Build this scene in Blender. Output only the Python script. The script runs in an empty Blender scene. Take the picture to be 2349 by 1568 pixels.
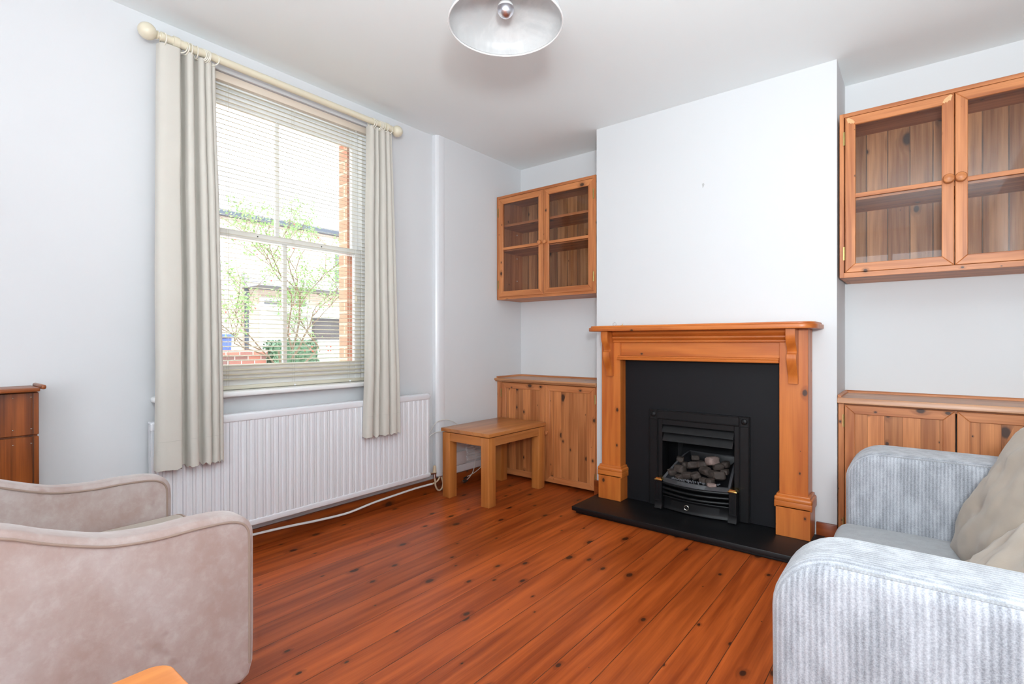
import bpy, bmesh, math, random
from mathutils import Vector, Matrix, noise
random.seed(7)
R = math.radians
C = bpy.context.scene.collection
S = bpy.context.scene

# ---------------------------------------------------------------- camera, world, lights
cam = bpy.data.cameras.new('camera'); cam_o = bpy.data.objects.new('camera', cam); C.objects.link(cam_o)
S.camera = cam_o
cam.sensor_width = 36.0; cam.sensor_fit = 'HORIZONTAL'
cam.lens = 1178.4 / 2349 * 36.0
cam.shift_y = 3.17 / 2349
cam.clip_start = 0.02; cam.clip_end = 200
cam_o.location = (2.7654, -3.5728, 1.08)
cam_o.rotation_euler = (R(90 - 0.1139), R(0.0774), R(38.517))

S.view_settings.view_transform = 'Standard'; S.view_settings.look = 'None'
S.view_settings.exposure = 0.15; S.view_settings.gamma = 1.0; S.view_settings.use_curve_mapping = False

world = bpy.data.worlds.new('overcast_sky'); S.world = world; world.use_nodes = True
wn = world.node_tree.nodes; wl = world.node_tree.links
bg = wn['Background']; bg.inputs['Strength'].default_value = 6.0
bg.inputs['Color'].default_value = (0.86, 0.94, 1.0, 1)

def area(name, loc, rot, sx, sy, power, color=(1, 1, 1), portal=False, shape='RECTANGLE'):
    l = bpy.data.lights.new(name, 'AREA'); l.shape = shape; l.size = sx; l.size_y = sy
    l.energy = power; l.color = color
    o = bpy.data.objects.new(name, l); C.objects.link(o); o.location = loc; o.rotation_euler = rot
    if portal: l.cycles.is_portal = True
    return o
# daylight portals: the sash window, and a rear one added for fill
area('window_portal', (-0.28, -2.10, 1.6), (0, R(-90), 0), 1.7, 1.1, 1, portal=True)
area('fill_window_portal', (2.45, -5.71, 1.28), (R(90), 0, 0), 1.5, 2.15, 1, portal=True)
# the photographer's flash head, just above the camera, tilted up towards the ceiling
area('flash_head', (3.02, -3.72, 1.40), (R(130), 0, R(-12)), 0.22, 0.22, 56, (0.90, 0.975, 1.0), shape='DISK')


# added fill lamp behind the camera, aimed up to brighten the ceiling
area('ceiling_fill', (2.85, -4.0, 1.35), (R(155), 0, R(-5)), 0.4, 0.4, 40, (0.90, 0.975, 1.0), shape='DISK')

# ---------------------------------------------------------------- helpers
def wm(o):
    m = Matrix.Identity(4)
    while o is not None:
        m = o.matrix_basis @ m; o = o.parent
    return m
def tag(o, label=None, cat=None, group=None, kind=None):
    if label: o['label'] = label
    if cat: o['category'] = cat
    if group: o['group'] = group
    if kind: o['kind'] = kind
    return o
def thing(name, label, cat, loc=(0, 0, 0), rz=0, group=None, kind=None):
    o = bpy.data.objects.new(name, None); C.objects.link(o); o.empty_display_size = .1
    o.location = loc; o.rotation_euler = (0, 0, rz)
    return tag(o, label, cat, group, kind)
AX = {'x': (1, 2, 0), 'y': (0, 2, 1), 'z': (0, 1, 2)}
def catmull(P, n=6, closed=False):
    P = [Vector(p) for p in P]; out = []; N = len(P)
    rng = range(N) if closed else range(N - 1)
    for i in rng:
        if closed: a, b, c, d = P[(i - 1) % N], P[i], P[(i + 1) % N], P[(i + 2) % N]
        else: a, b, c, d = P[max(i - 1, 0)], P[i], P[i + 1], P[min(i + 2, N - 1)]
        for k in range(n):
            t = k / n
            out.append(0.5 * ((2 * b) + (c - a) * t + (2 * a - 5 * b + 4 * c - d) * t * t + (-a + 3 * b - 3 * c + d) * t ** 3))
    if not closed: out.append(P[-1])
    return out
class MB:
    def __init__(s): s.bm = bmesh.new(); s.mats = []
    def mi(s, m):
        if m not in s.mats: s.mats.append(m)
        return s.mats.index(m)
    def merge(s, b, m, mat=None):
        i = s.mi(m)
        if mat is not None: b.transform(mat)
        for f in b.faces: f.material_index = i
        me = bpy.data.meshes.new('t'); b.to_mesh(me); b.free(); s.bm.from_mesh(me); bpy.data.meshes.remove(me)
    def box(s, a, b, m, bev=0, seg=2, mat=None):
        x0, y0, z0 = a; x1, y1, z1 = b
        t = bmesh.new(); bmesh.ops.create_cube(t, size=1)
        for v in t.verts:
            v.co = Vector(((x0 + x1) / 2 + v.co.x * (x1 - x0), (y0 + y1) / 2 + v.co.y * (y1 - y0), (z0 + z1) / 2 + v.co.z * (z1 - z0)))
        if bev: bmesh.ops.bevel(t, geom=t.edges[:], offset=bev, segments=seg, profile=.5, affect='EDGES')
        s.merge(t, m, mat); return s
    def prism(s, poly, axis, a0, a1, m, bev=0, seg=2, mat=None):
        i, j, k = AX[axis]; t = bmesh.new(); A = []; B = []
        for p in poly:
            c = [0, 0, 0]; c[i] = p[0]; c[j] = p[1]; c[k] = a0; A.append(t.verts.new(c))
            c = list(c); c[k] = a1; B.append(t.verts.new(c))
        t.faces.new(A); t.faces.new(B[::-1]); n = len(A)
        caps = list(t.faces)
        for q in range(n): t.faces.new((A[q], B[q], B[(q + 1) % n], A[(q + 1) % n]))
        bmesh.ops.recalc_face_normals(t, faces=t.faces[:])
        if bev:
            E = set()
            for f in caps: E.update(f.edges)
            bmesh.ops.bevel(t, geom=list(E), offset=bev, segments=seg, profile=.5, affect='EDGES')
        s.merge(t, m, mat); return s
    def tube(s, pts, r, m, n=8, closed=False, smooth=0):
        if smooth: pts = catmull(pts, smooth, closed)
        P = [Vector(p) for p in pts]; N = len(P); t = bmesh.new(); rings = []
        up = None
        for i, p in enumerate(P):
            if closed: d = P[(i + 1) % N] - P[i - 1]
            else: d = P[min(i + 1, N - 1)] - P[max(i - 1, 0)]
            d.normalize()
            if up is None: up = Vector((0, 0, 1)) if abs(d.z) < .9 else Vector((1, 0, 0))
            side = d.cross(up); 
            if side.length < 1e-5: side = d.orthogonal()
            side.normalize(); up = side.cross(d).normalized()
            rr = r[i] if isinstance(r, (list, tuple)) else r
            rings.append([t.verts.new(p + (side * math.cos(2 * math.pi * k / n) + up * math.sin(2 * math.pi * k / n)) * rr) for k in range(n)])
        for i in range(N if closed else N - 1):
            a, b = rings[i], rings[(i + 1) % N]
            for k in range(n): t.faces.new((a[k], a[(k + 1) % n], b[(k + 1) % n], b[k]))
        if not closed: t.faces.new(rings[0][::-1]); t.faces.new(rings[-1])
        bmesh.ops.recalc_face_normals(t, faces=t.faces[:])
        s.merge(t, m); return s
    def lathe(s, prof, center, m, n=24, axis=(0, 0, 1), mat=None):
        # prof: (radius, height) pairs
        t = bmesh.new(); rings = []
        for r, h in prof:
            if r < 1e-6: rings.append([t.verts.new((0, 0, h))])
            else: rings.append([t.verts.new((r * math.cos(2 * math.pi * k / n), r * math.sin(2 * math.pi * k / n), h)) for k in range(n)])
        for a, b in zip(rings, rings[1:]):
            for k in range(n):
                q = (k + 1) % n
                f = [a[k % len(a)], a[q % len(a)], b[q % len(b)], b[k % len(b)]]
                u = []
                for v in f:
                    if v not in u: u.append(v)
                if len(u) > 2: t.faces.new(u)
        bmesh.ops.recalc_face_normals(t, faces=t.faces[:])
        Q = Vector((0, 0, 1)).rotation_difference(Vector(axis)).to_matrix().to_4x4()
        t.transform(Matrix.Translation(center) @ Q)
        s.merge(t, m, mat); return s
    def sphere(s, c, r, m, sub=2, scale=(1, 1, 1)):
        t = bmesh.new(); bmesh.ops.create_icosphere(t, subdivisions=sub, radius=1)
        for v in t.verts: v.co = Vector((c[0] + v.co.x * r * scale[0], c[1] + v.co.y * r * scale[1], c[2] + v.co.z * r * scale[2]))
        s.merge(t, m); return s
    def grid(s, rows, m, closed=False):
        t = bmesh.new(); V = [[t.verts.new(p) for p in r] for r in rows]
        for a, b in zip(V, V[1:]):
            n = len(a)
            for k in range(n if closed else n - 1): t.faces.new((a[k], a[(k + 1) % n], b[(k + 1) % n], b[k]))
        s.merge(t, m); return s
    def build(s, name, parent=None, label=None, cat=None, group=None, kind=None, origin=True, ang=35, mods=()):
        bm = s.bm
        if parent is not None: bm.transform(wm(parent).inverted()); L = None
        elif origin and len(bm.verts):
            xs = [v.co.x for v in bm.verts]; ys = [v.co.y for v in bm.verts]; zs = [v.co.z for v in bm.verts]
            L = Vector(((min(xs) + max(xs)) / 2, (min(ys) + max(ys)) / 2, min(zs))); bm.transform(Matrix.Translation(-L))
        else: L = None
        me = bpy.data.meshes.new(name); bm.to_mesh(me); bm.free()
        for m in s.mats: me.materials.append(m)
        me.polygons.foreach_set('use_smooth', [True] * len(me.polygons))
        me.set_sharp_from_angle(angle=R(ang))
        o = bpy.data.objects.new(name, me); C.objects.link(o)
        if L is not None: o.location = L
        if parent is not None: o.parent = parent
        return tag(o, label, cat, group, kind)

# ---------------------------------------------------------------- materials
def lin(r, g, b):
    f = lambda c: (c / 255 / 12.92) if c <= 10 else ((c / 255 + .055) / 1.055) ** 2.4
    return (f(r), f(g), f(b), 1)
class NT:
    def __init__(s, name):
        s.m = bpy.data.materials.new(name); s.m.use_nodes = True; s.t = s.m.node_tree
        s.n = s.t.nodes; s.b = s.n['Principled BSDF']; s.out = s.n['Material Output']
    def _set(s, sock, v):
        if hasattr(v, 'is_linked') or isinstance(v, bpy.types.NodeSocket): s.t.links.new(v, sock)
        elif v is not None: sock.default_value = v
    def math(s, op, a, b=None, c=None, clamp=False):
        n = s.n.new('ShaderNodeMath'); n.operation = op; n.use_clamp = clamp
        s._set(n.inputs[0], a)
        if b is not None: s._set(n.inputs[1], b)
        if c is not None: s._set(n.inputs[2], c)
        return n.outputs[0]
    def vmath(s, op, a, b=None):
        n = s.n.new('ShaderNodeVectorMath'); n.operation = op; s._set(n.inputs[0], a)
        if b is not None: s._set(n.inputs[1], b)
        return n.outputs['Value'] if op in ('DOT_PRODUCT', 'LENGTH') else n.outputs[0]
    def comb(s, x, y, z=0.0):
        n = s.n.new('ShaderNodeCombineXYZ'); s._set(n.inputs[0], x); s._set(n.inputs[1], y); s._set(n.inputs[2], z); return n.outputs[0]
    def obj(s): return s.n.new('ShaderNodeTexCoord').outputs['Object']
    def noise(s, vec, scale=1.0, detail=3, rough=.5, dist=0.0):
        n = s.n.new('ShaderNodeTexNoise'); s._set(n.inputs['Vector'], vec); n.inputs['Scale'].default_value = scale
        n.inputs['Detail'].default_value = detail; n.inputs['Roughness'].default_value = rough; n.inputs['Distortion'].default_value = dist
        return n.outputs[0]
    def mix(s, f, a, b, mode='MIX'):
        n = s.n.new('ShaderNodeMix'); n.data_type = 'RGBA'; n.blend_type = mode
        s._set(n.inputs[0], f); s._set(n.inputs[6], a); s._set(n.inputs[7], b); return n.outputs[2]
    def mapr(s, v, a, b, c=0.0, d=1.0, smooth=True):
        n = s.n.new('ShaderNodeMapRange'); n.interpolation_type = 'SMOOTHSTEP' if smooth else 'LINEAR'
        s._set(n.inputs[0], v); s._set(n.inputs[1], a); s._set(n.inputs[2], b); n.inputs[3].default_value = c; n.inputs[4].default_value = d
        return n.outputs[0]
    def wnoise(s, w):
        n = s.n.new('ShaderNodeTexWhiteNoise'); n.noise_dimensions = '1D'; s._set(n.inputs['W'], w); return n
    def bump(s, h, strength=.2, dist=.002, prev=None):
        n = s.n.new('ShaderNodeBump'); n.inputs['Strength'].default_value = strength; n.inputs['Distance'].default_value = dist
        s._set(n.inputs['Height'], h)
        if prev is not None: s._set(n.inputs['Normal'], prev)
        return n.outputs[0]
    def fin(s, col=None, rough=None, normal=None, **kw):
        if col is not None: s._set(s.b.inputs['Base Color'], col)
        if rough is not None: s._set(s.b.inputs['Roughness'], rough)
        if normal is not None: s._set(s.b.inputs['Normal'], normal)
        for k, v in kw.items(): s._set(s.b.inputs[k.replace('_', ' ')], v)
        return s.m

def plain(name, col, rough=.5, metal=0.0, spec=.5, var=.04, scale=8.0, bump=0.0, bscale=200.0, coat=0.0, **kw):
    t = NT(name); o = t.obj()
    c = col if var == 0 else t.mix(t.noise(o, scale, 4), tuple(x * (1 - var) for x in col[:3]) + (1,), tuple(min(1, x * (1 + var)) for x in col[:3]) + (1,))
    nrm = t.bump(t.noise(o, bscale, 3), bump, .001) if bump else None
    return t.fin(c, rough, nrm, Metallic=metal, **{'Specular_IOR_Level': spec, 'Coat_Weight': coat}, **kw)

def wood(name, light, dark, knot, u, v, bw=None, off=0.0, gap=0.0, rough=.45, knots=1.0, kscale=(7.0, 2.6), var=.16, ring=36.0,
         coat=0.0, streak=.5, spec=.5, seed=0.0, gapcol=(.03, .012, .005, 1), bevelgap=False):
    t = NT(name); o = t.obj()
    U = t.vmath('DOT_PRODUCT', o, u); V = t.vmath('DOT_PRODUCT', o, v)
    if bw:
        q = t.math('DIVIDE', t.math('SUBTRACT', U, off), bw); idn = t.math('FLOOR', q); fr = t.math('FRACT', q)
        wn_ = t.wnoise(t.math('ADD', idn, 3.37 + seed)); rnd = wn_.outputs[0]
    else: rnd = None
    if rnd is not None:
        UU = t.math('ADD', U, t.math('MULTIPLY', rnd, 9.0)); VV = t.math('ADD', V, t.math('MULTIPLY', rnd, 23.0))
    else: UU = t.math('ADD', U, seed * 1.7); VV = t.math('ADD', V, seed * 2.3)
    # knots
    kv = t.comb(t.math('MULTIPLY', UU, kscale[0]), t.math('MULTIPLY', VV, kscale[1]), 0.0)
    kv = t.vmath('ADD', kv, t.vmath('SCALE', t.n.new('ShaderNodeCombineXYZ').outputs[0], None)) if False else kv
    vo = t.n.new('ShaderNodeTexVoronoi'); vo.voronoi_dimensions = '2D'; vo.feature = 'F1'; vo.inputs['Scale'].default_value = 1.0; vo.inputs['Randomness'].default_value = .72
    t.t.links.new(kv, vo.inputs['Vector'])
    sep = t.n.new('ShaderNodeSeparateColor'); t.t.links.new(vo.outputs['Color'], sep.inputs[0])
    kr = t.math('MULTIPLY', t.mapr(sep.outputs[0], .52, .95, 0.0, 1.0, False), .13 * knots)
    kr = t.math('MULTIPLY', kr, t.math('ADD', .35, sep.outputs[1]))
    kd = t.math('ADD', vo.outputs['Distance'], t.math('MULTIPLY', t.math('SUBTRACT', t.noise(o, 90, 2), .5), .03))
    kin = t.math('SUBTRACT', 1.0, t.mapr(kd, t.math('MULTIPLY', kr, .55), t.math('ADD', kr, .004)))
    halo = t.math('SUBTRACT', 1.0, t.mapr(kd, t.math('MULTIPLY', kr, .8), t.math('ADD', t.math('MULTIPLY', kr, 2.3), .004)))
    P = t.comb(UU, VV, 0.0)
    warp = t.noise(t.vmath('MULTIPLY', P, (5.0, .9, 1)), 1.0, 3, .5)
    arg = t.math('ADD', t.math('MULTIPLY', UU, ring * 6.28 / 1.2), t.math('ADD', t.math('MULTIPLY', warp, 26.0), t.math('MULTIPLY', halo, 5.0)))
    rings = t.math('MULTIPLY_ADD', t.math('SINE', arg), .5, .5)
    st = t.noise(t.vmath('MULTIPLY', P, (210.0, 3.5, 1)), 1.0, 4, .6)
    big = t.noise(t.vmath('MULTIPLY', P, (16.0, 1.1, 1)), 1.0, 3, .55)
    f = t.math('ADD', t.math('MULTIPLY', rings, .22), t.math('ADD', t.math('MULTIPLY', t.mapr(st, .3, .7), streak * .5), t.math('MULTIPLY', t.mapr(big, .34, .66), .62)), clamp=True)
    col = t.mix(f, light, dark)
    if rnd is not None:
        k = t.mapr(wn_.outputs[0], 0, 1, 1 - var, 1 + var, False)
        g = t.n.new('ShaderNodeCombineColor')
        for i in range(3): t.t.links.new(k, g.inputs[i])
        col = t.mix(1.0, col, g.outputs[0], 'MULTIPLY')
    col = t.mix(t.math('MULTIPLY', halo, .45), col, tuple(a * .45 + b * .3 for a, b in zip(dark[:3], knot[:3])) + (1,))
    col = t.mix(t.math('MULTIPLY', kin, .93), col, knot)
    h = t.math('MULTIPLY', st, .3)
    if bw and gap:
        e = t.math('MULTIPLY', t.math('MINIMUM', fr, t.math('SUBTRACT', 1.0, fr)), bw)
        gm = t.math('SUBTRACT', 1.0, t.mapr(e, gap * .45, gap))
        gj = t.math('MULTIPLY', gm, t.mapr(t.noise(t.comb(t.math('MULTIPLY', idn, 3.1), t.math('MULTIPLY', V, 7.0)), 1.0, 2), .3, .6, .55, 1.0))
        col = t.mix(gj, col, gapcol)
        h = t.math('SUBTRACT', h, t.math('MULTIPLY', gm, 1.5))
    nrm = t.bump(h, .35, .0012)
    return t.fin(col, rough, nrm, Coat_Weight=coat, Coat_Roughness=.25, Specular_IOR_Level=spec)

VX, VY, VZ = (1, 0, 0), (0, 1, 0), (0, 0, 1)
PL = lin(212, 138, 84); PD = lin(160, 90, 46); PK = (.035, .012, .006, 1)
pine_v = wood('pine_vertical', PL, PD, PK, (1, 1, 0), VZ, kscale=(9, 6.2), knots=.8, seed=1)
pine_h = wood('pine_horizontal', PL, PD, PK, (0, 1, 1), VX, kscale=(9, 6.2), knots=.8, seed=2)
pine_y = wood('pine_side', PL, PD, PK, (1, 0, 1), VY, kscale=(9, 6.2), knots=.6, seed=3)
pine_panel = wood('pine_plank_panel', lin(206, 134, 80), lin(156, 90, 46), PK, (1, 0, 0), VZ, bw=.072, off=.013, gap=.0012, kscale=(12, 8), knots=1.7, var=.20, seed=4, gapcol=(.2, .07, .025, 1))
pine_back = wood('pine_matchboard_back', lin(206, 146, 96), lin(138, 82, 44), PK, (1, 0, 0), VZ, bw=.098, off=.02, gap=.004, kscale=(9, 6), knots=1.5, var=.18, seed=5, gapcol=(.10, .045, .02, 1))
pine_top = wood('pine_worktop', lin(205, 150, 105), lin(160, 104, 66), PK, (0, 1, 1), VX, kscale=(8, 5), knots=.9, seed=6, rough=.35)
SL = lin(208, 120, 50); SD = lin(172, 86, 28)
sur_v = wood('surround_pine_vertical', SL, SD, PK, (1, 1, 0), VZ, kscale=(7.5, 5), knots=.75, seed=7, rough=.4, streak=.3, ring=20, coat=.15)
sur_h = wood('surround_pine_horizontal', SL, SD, PK, (0, 1, 1), VX, kscale=(7.5, 5), knots=.5, seed=8, rough=.4, streak=.3, ring=20, coat=.15)
oak_v = wood('oak_vertical', lin(200, 128, 66), lin(170, 100, 44), (.2, .09, .03, 1), (1, 1, 0), VZ, knots=.0, ring=30, seed=9, rough=.38)
oak_y = wood('oak_top', lin(202, 134, 76), lin(168, 102, 50), (.2, .09, .03, 1), (1, 0, 1), VY, bw=.09, off=.02, gap=.0005, knots=.0, ring=26, var=.08, seed=10, rough=.28, gapcol=(.3, .13, .05, 1), coat=.2)
oak_x = wood('oak_rail', lin(206, 132, 66), lin(176, 104, 44), (.2, .09, .03, 1), (0, 1, 1), VX, knots=.0, ring=30, seed=11, rough=.38)
near_top = wood('flash_lit_table_top', lin(226, 142, 70), lin(205, 118, 50), (.2, .09, .03, 1), (1, 0, 1), VY, knots=.0, ring=30, seed=12, rough=.35, streak=.3)  # brighter orange from the nearby flash is painted into this wood colour
meter_v = wood('stained_matchboard', lin(166, 88, 32), lin(96, 44, 13), (.04, .012, .005, 1), (0, 1, 0), VZ, bw=.098, off=.03, gap=.004, kscale=(9, 6), knots=1.5, var=.18, seed=13, rough=.3, gapcol=(.06, .02, .008, 1))
meter_h = wood('stained_trim', lin(160, 88, 42), lin(118, 58, 24), PK, (1, 0, 1), VY, knots=.5, seed=14, rough=.35)
skirt_y = wood('stained_skirting_y', lin(160, 78, 26), lin(112, 46, 12), (.03, .01, .005, 1), (1, 0, 1), VY, kscale=(9, 6), knots=1.2, seed=15, rough=.3, coat=.2)
skirt_x = wood('stained_skirting_x', lin(160, 78, 30), lin(112, 46, 14), (.03, .01, .005, 1), (0, 1, 1), VX, kscale=(9, 6), knots=1.2, seed=16, rough=.3, coat=.2)
floor_m = wood('varnished_floorboards', lin(190, 91, 36), lin(134, 54, 14), (.035, .010, .004, 1), VX, VY, bw=.1437, off=1.803, gap=.0018, rough=.36, spec=.3, kscale=(9.0, 5.2), knots=1.15, var=.17, ring=30, seed=17, coat=.12, gapcol=(.035, .012, .006, 1))

wall_m = plain('white_wall_paint', (.695, .70, .715, 1), .75, var=.012, scale=1.5, bump=.06, bscale=160)
ceil_m = plain('white_ceiling_paint', (.87, .915, .925, 1), .85, var=.015, scale=1.2, bump=.05, bscale=120)
gloss_w = plain('white_gloss_paint', (.76, .765, .79, 1), .28, var=.01)
rad_m = plain('radiator_enamel', (.80, .805, .84, 1), .3, var=.01)
cream = plain('cream_painted_pole', lin(222, 213, 190), .32, var=.02, coat=.2)
ring_m = plain('cream_curtain_ring', lin(228, 222, 208), .35, var=.02)
def mk_slat():
    t = NT('cream_blind_slat'); ts = t.n.new('ShaderNodeBsdfTranslucent'); ts.inputs[0].default_value = lin(244, 238, 222)
    t.b.inputs['Base Color'].default_value = lin(246, 241, 226); t.b.inputs['Roughness'].default_value = .4
    m = t.n.new('ShaderNodeMixShader'); m.inputs[0].default_value = .45
    t.t.links.new(t.b.outputs[0], m.inputs[1]); t.t.links.new(ts.outputs[0], m.inputs[2]); t.t.links.new(m.outputs[0], t.out.inputs[0]); return t.m
slat_m = mk_slat()
hrail_m = plain('cream_blind_headrail', lin(228, 214, 198), .4, var=.02)
cord_m = plain('white_cord', (.75, .73, .68, 1), .8)
slate = plain('black_slate', (.0055, .0055, .0065, 1), .42, spec=.35, var=.35, scale=6, bump=.15, bscale=60)
slab_m = plain('matt_black_back_panel', (.006, .006, .0078, 1), .6, spec=.25, var=.3, scale=4, bump=.1, bscale=90)
iron = plain('black_cast_iron', (.006, .006, .007, 1), .45, spec=.3, var=.2, scale=20, bump=.2, bscale=300)
iron_in = plain('sooty_firebox_metal', (.010, .010, .012, 1), .38, var=.4, scale=9)
lip_m = plain('worn_grate_lip', (.05, .05, .055, 1), .45, var=.5, scale=25)
ash_m = plain('pale_ash_granules', (.10, .10, .11, 1), .9, var=.7, scale=60)
coal_m = plain('fake_coal', (.048, .034, .028, 1), .75, var=.8, scale=35, bump=.8, bscale=90)
coal_l = plain('pale_fake_coal', (.24, .17, .15, 1), .75, var=.6, scale=40, bump=.8, bscale=90)
brass = plain('polished_brass', (.75, .53, .2, 1), .22, metal=1.0, var=.05)
hinge_m = plain('aged_brass_hinge', (.42, .31, .12, 1), .35, metal=1.0, var=.2, scale=60)
nickel = plain('nickel_ring', (.75, .7, .6, 1), .2, metal=1.0)
chrome = plain('chrome_fitting', (.7, .7, .7, 1), .2, metal=1.0)
blk_pl = plain('black_plastic', (.02, .02, .02, 1), .4)
pl_white = plain('white_plastic', (.8, .79, .8, 1), .35)
cable_m = plain('white_cable', (.72, .70, .66, 1), .45)
pipe_w = plain('white_painted_pipe', (.85, .85, .86, 1), .3)
pipe_c = plain('cream_old_pipe', lin(222, 200, 170), .4, var=.1, scale=40)
dark_leg = plain('dark_stained_leg', (.02, .012, .008, 1), .4)
stud_m = plain('shelf_stud_plastic', (.7, .66, .58, 1), .4)

def mk_glass(name, tint=(1, 1, 1, 1), refl=1.0):
    t = NT(name); t.n.remove(t.b)
    tr = t.n.new('ShaderNodeBsdfTransparent'); tr.inputs[0].default_value = tint
    gl = t.n.new('ShaderNodeBsdfGlossy'); gl.inputs['Roughness'].default_value = .02
    fr = t.n.new('ShaderNodeFresnel'); fr.inputs[0].default_value = 1.45
    mx = t.n.new('ShaderNodeMixShader'); t._set(mx.inputs[0], t.math('MULTIPLY', fr.outputs[0], refl))
    t.t.links.new(tr.outputs[0], mx.inputs[1]); t.t.links.new(gl.outputs[0], mx.inputs[2]); t.t.links.new(mx.outputs[0], t.out.inputs[0])
    return t.m
glass = mk_glass('window_glass'); cab_glass = mk_glass('cabinet_glass', (.93, .93, .93, 1), .5)

def mk_fabric(name, col, weave=900.0, var=.05, bump=.25, rough=.9, sheen=.2, wr=6.0):
    t = NT(name); o = t.obj()
    c = t.mix(t.noise(o, wr, 4), tuple(x * (1 - var) for x in col[:3]) + (1,), tuple(x * (1 + var) for x in col[:3]) + (1,))
    w1 = t.noise(t.vmath('MULTIPLY', o, (1, 1, .15)), weave, 2); w2 = t.noise(t.vmath('MULTIPLY', o, (.15, .15, 1)), weave, 2)
    return t.fin(c, rough, t.bump(t.math('ADD', w1, w2), bump, .0006), Sheen_Weight=sheen, Specular_IOR_Level=.2)
curtain_m = mk_fabric('oatmeal_curtain_cloth', lin(203, 198, 189))
pillow_m = mk_fabric('beige_cushion_cotton', lin(158, 145, 132), wr=4.0)
seat_m = mk_fabric('taupe_seat_leather', lin(176, 162, 148), weave=300, rough=.55)
piping_m = mk_fabric('taupe_piping', lin(150, 128, 116))

def mk_velvet():
    t = NT('taupe_velvet'); o = t.obj()
    n1 = t.noise(t.vmath('MULTIPLY', o, (1, 1, .8)), 5.5, 6, .64, .15); n2 = t.noise(o, 34, 5, .65, .25)
    f = t.math('ADD', t.math('MULTIPLY', t.mapr(n1, .33, .68), .75), t.math('MULTIPLY', t.mapr(n2, .42, .7), .3), clamp=True)
    c = t.mix(f, lin(164, 140, 133), lin(184, 171, 167))
    spot = t.mapr(t.noise(o, 11, 2, .5), .70, .76)
    c = t.mix(t.math('MULTIPLY', spot, .35), c, lin(136, 106, 98))
    return t.fin(c, .85, t.bump(t.noise(o, 700, 2), .2, .0005), Sheen_Weight=.5, Sheen_Roughness=.4, Specular_IOR_Level=.15)
velvet = mk_velvet()
def mk_cord(name, a, b, pitch=.0105):
    t = NT(name); o = t.obj()
    g = t.n.new('ShaderNodeNewGeometry'); sp = t.n.new('ShaderNodeSeparateXYZ'); t.t.links.new(g.outputs['Normal'], sp.inputs[0])
    so = t.n.new('ShaderNodeSeparateXYZ'); t.t.links.new(o, so.inputs[0])
    m = t.math('GREATER_THAN', t.math('ABSOLUTE', sp.outputs[1]), .72)
    wob = t.math('MULTIPLY', t.math('SUBTRACT', t.noise(o, 5, 1), .5), .006)
    cx = t.math('ADD', t.math('MULTIPLY', m, so.outputs[0]), t.math('MULTIPLY', t.math('SUBTRACT', 1.0, m), so.outputs[1]))
    w = t.math('SINE', t.math('MULTIPLY', t.math('ADD', cx, wob), 6.2832 / pitch))
    w = t.math('MULTIPLY_ADD', w, .5, .5)
    fine = t.noise(o, 420, 3, .6); pile = t.noise(t.vmath('MULTIPLY', o, (1, 1, .35)), 26, 4, .6)
    f = t.math('ADD', t.math('MULTIPLY', w, .28), t.math('ADD', t.math('MULTIPLY', t.mapr(fine, .3, .7), .35), t.math('MULTIPLY', t.mapr(pile, .35, .68), .35)), clamp=True)
    c = t.mix(f, a, b)
    return t.fin(c, .9, t.bump(t.math('ADD', w, t.math('MULTIPLY', fine, .4)), .55, .0016), Sheen_Weight=.3, Specular_IOR_Level=.15)
cordur = mk_cord('grey_corduroy', lin(112, 114, 120), lin(188, 190, 197))
cordur_seat = mk_cord('grey_corduroy_seat', lin(130, 131, 134), lin(160, 162, 166), .006)

# ---------------------------------------------------------------- room shell
H = 2.575; XL, XR, YB = .98, 2.4175, -.371; XW = 3.375; YREAR = -5.60
mb = MB(); mb.box((0, YREAR, -.03), (XW, 0, 0), floor_m); mb.build('floor', kind='structure', origin=False)
mb = MB(); mb.box((-.12, YREAR - .1, H), (XW + .1, .1, H + .06), ceil_m); mb.build('ceiling', kind='structure', origin=False)
# window wall (inner leaf) with its opening
W0, W1, WZ0, WZ1 = -2.655, -1.555, .81, 2.455
mb = MB()
mb.box((-.12, YREAR - .1, -.03), (0, W0, H), wall_m); mb.box((-.12, W1, -.03), (0, .1, H), wall_m)
mb.box((-.12, W0, -.03), (0, W1, WZ0), wall_m); mb.box((-.12, W0, WZ1), (0, W1, H), wall_m)
mb.box((0, -.945, 0), (.045, 0, H), wall_m)
mb.build('wall_left', kind='structure', origin=False)
mb = MB(); mb.box((.045, -.03, 0), (XL, .1, H), wall_m); mb.box((XL, 0, 0), (XW + .1, .1, H), wall_m)
mb.build('wall_back', kind='structure', origin=False)
FX0, FX1, FZ = 1.452, 1.952, .60
mb = MB()
mb.box((XL, YB, 0), (FX0, 0, H), wall_m); mb.box((FX1, YB, 0), (XR, 0, H), wall_m)
mb.box((FX0, YB, FZ), (FX1, 0, H), wall_m); mb.box((FX0, -.09, 0), (FX1, 0, FZ), wall_m)
mb.build('wall_chimney', kind='structure', origin=False)
mb = MB(); mb.box((XW, YREAR - .1, -.03), (XW + .1, 0, H), wall_m); mb.build('wall_right', kind='structure', origin=False)
RX0, RX1, RZ0, RZ1 = 1.75, 3.15, .25, 2.30
mb = MB()
mb.box((0, YREAR - .1, 0), (RX0, YREAR, H), wall_m); mb.box((RX1, YREAR - .1, 0), (XW, YREAR, H), wall_m)
mb.box((RX0, YREAR - .1, 0), (RX1, YREAR, RZ0), wall_m); mb.box((RX0, YREAR - .1, RZ1), (RX1, YREAR, H), wall_m)
mb.build('wall_rear', kind='structure', origin=False)
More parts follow.
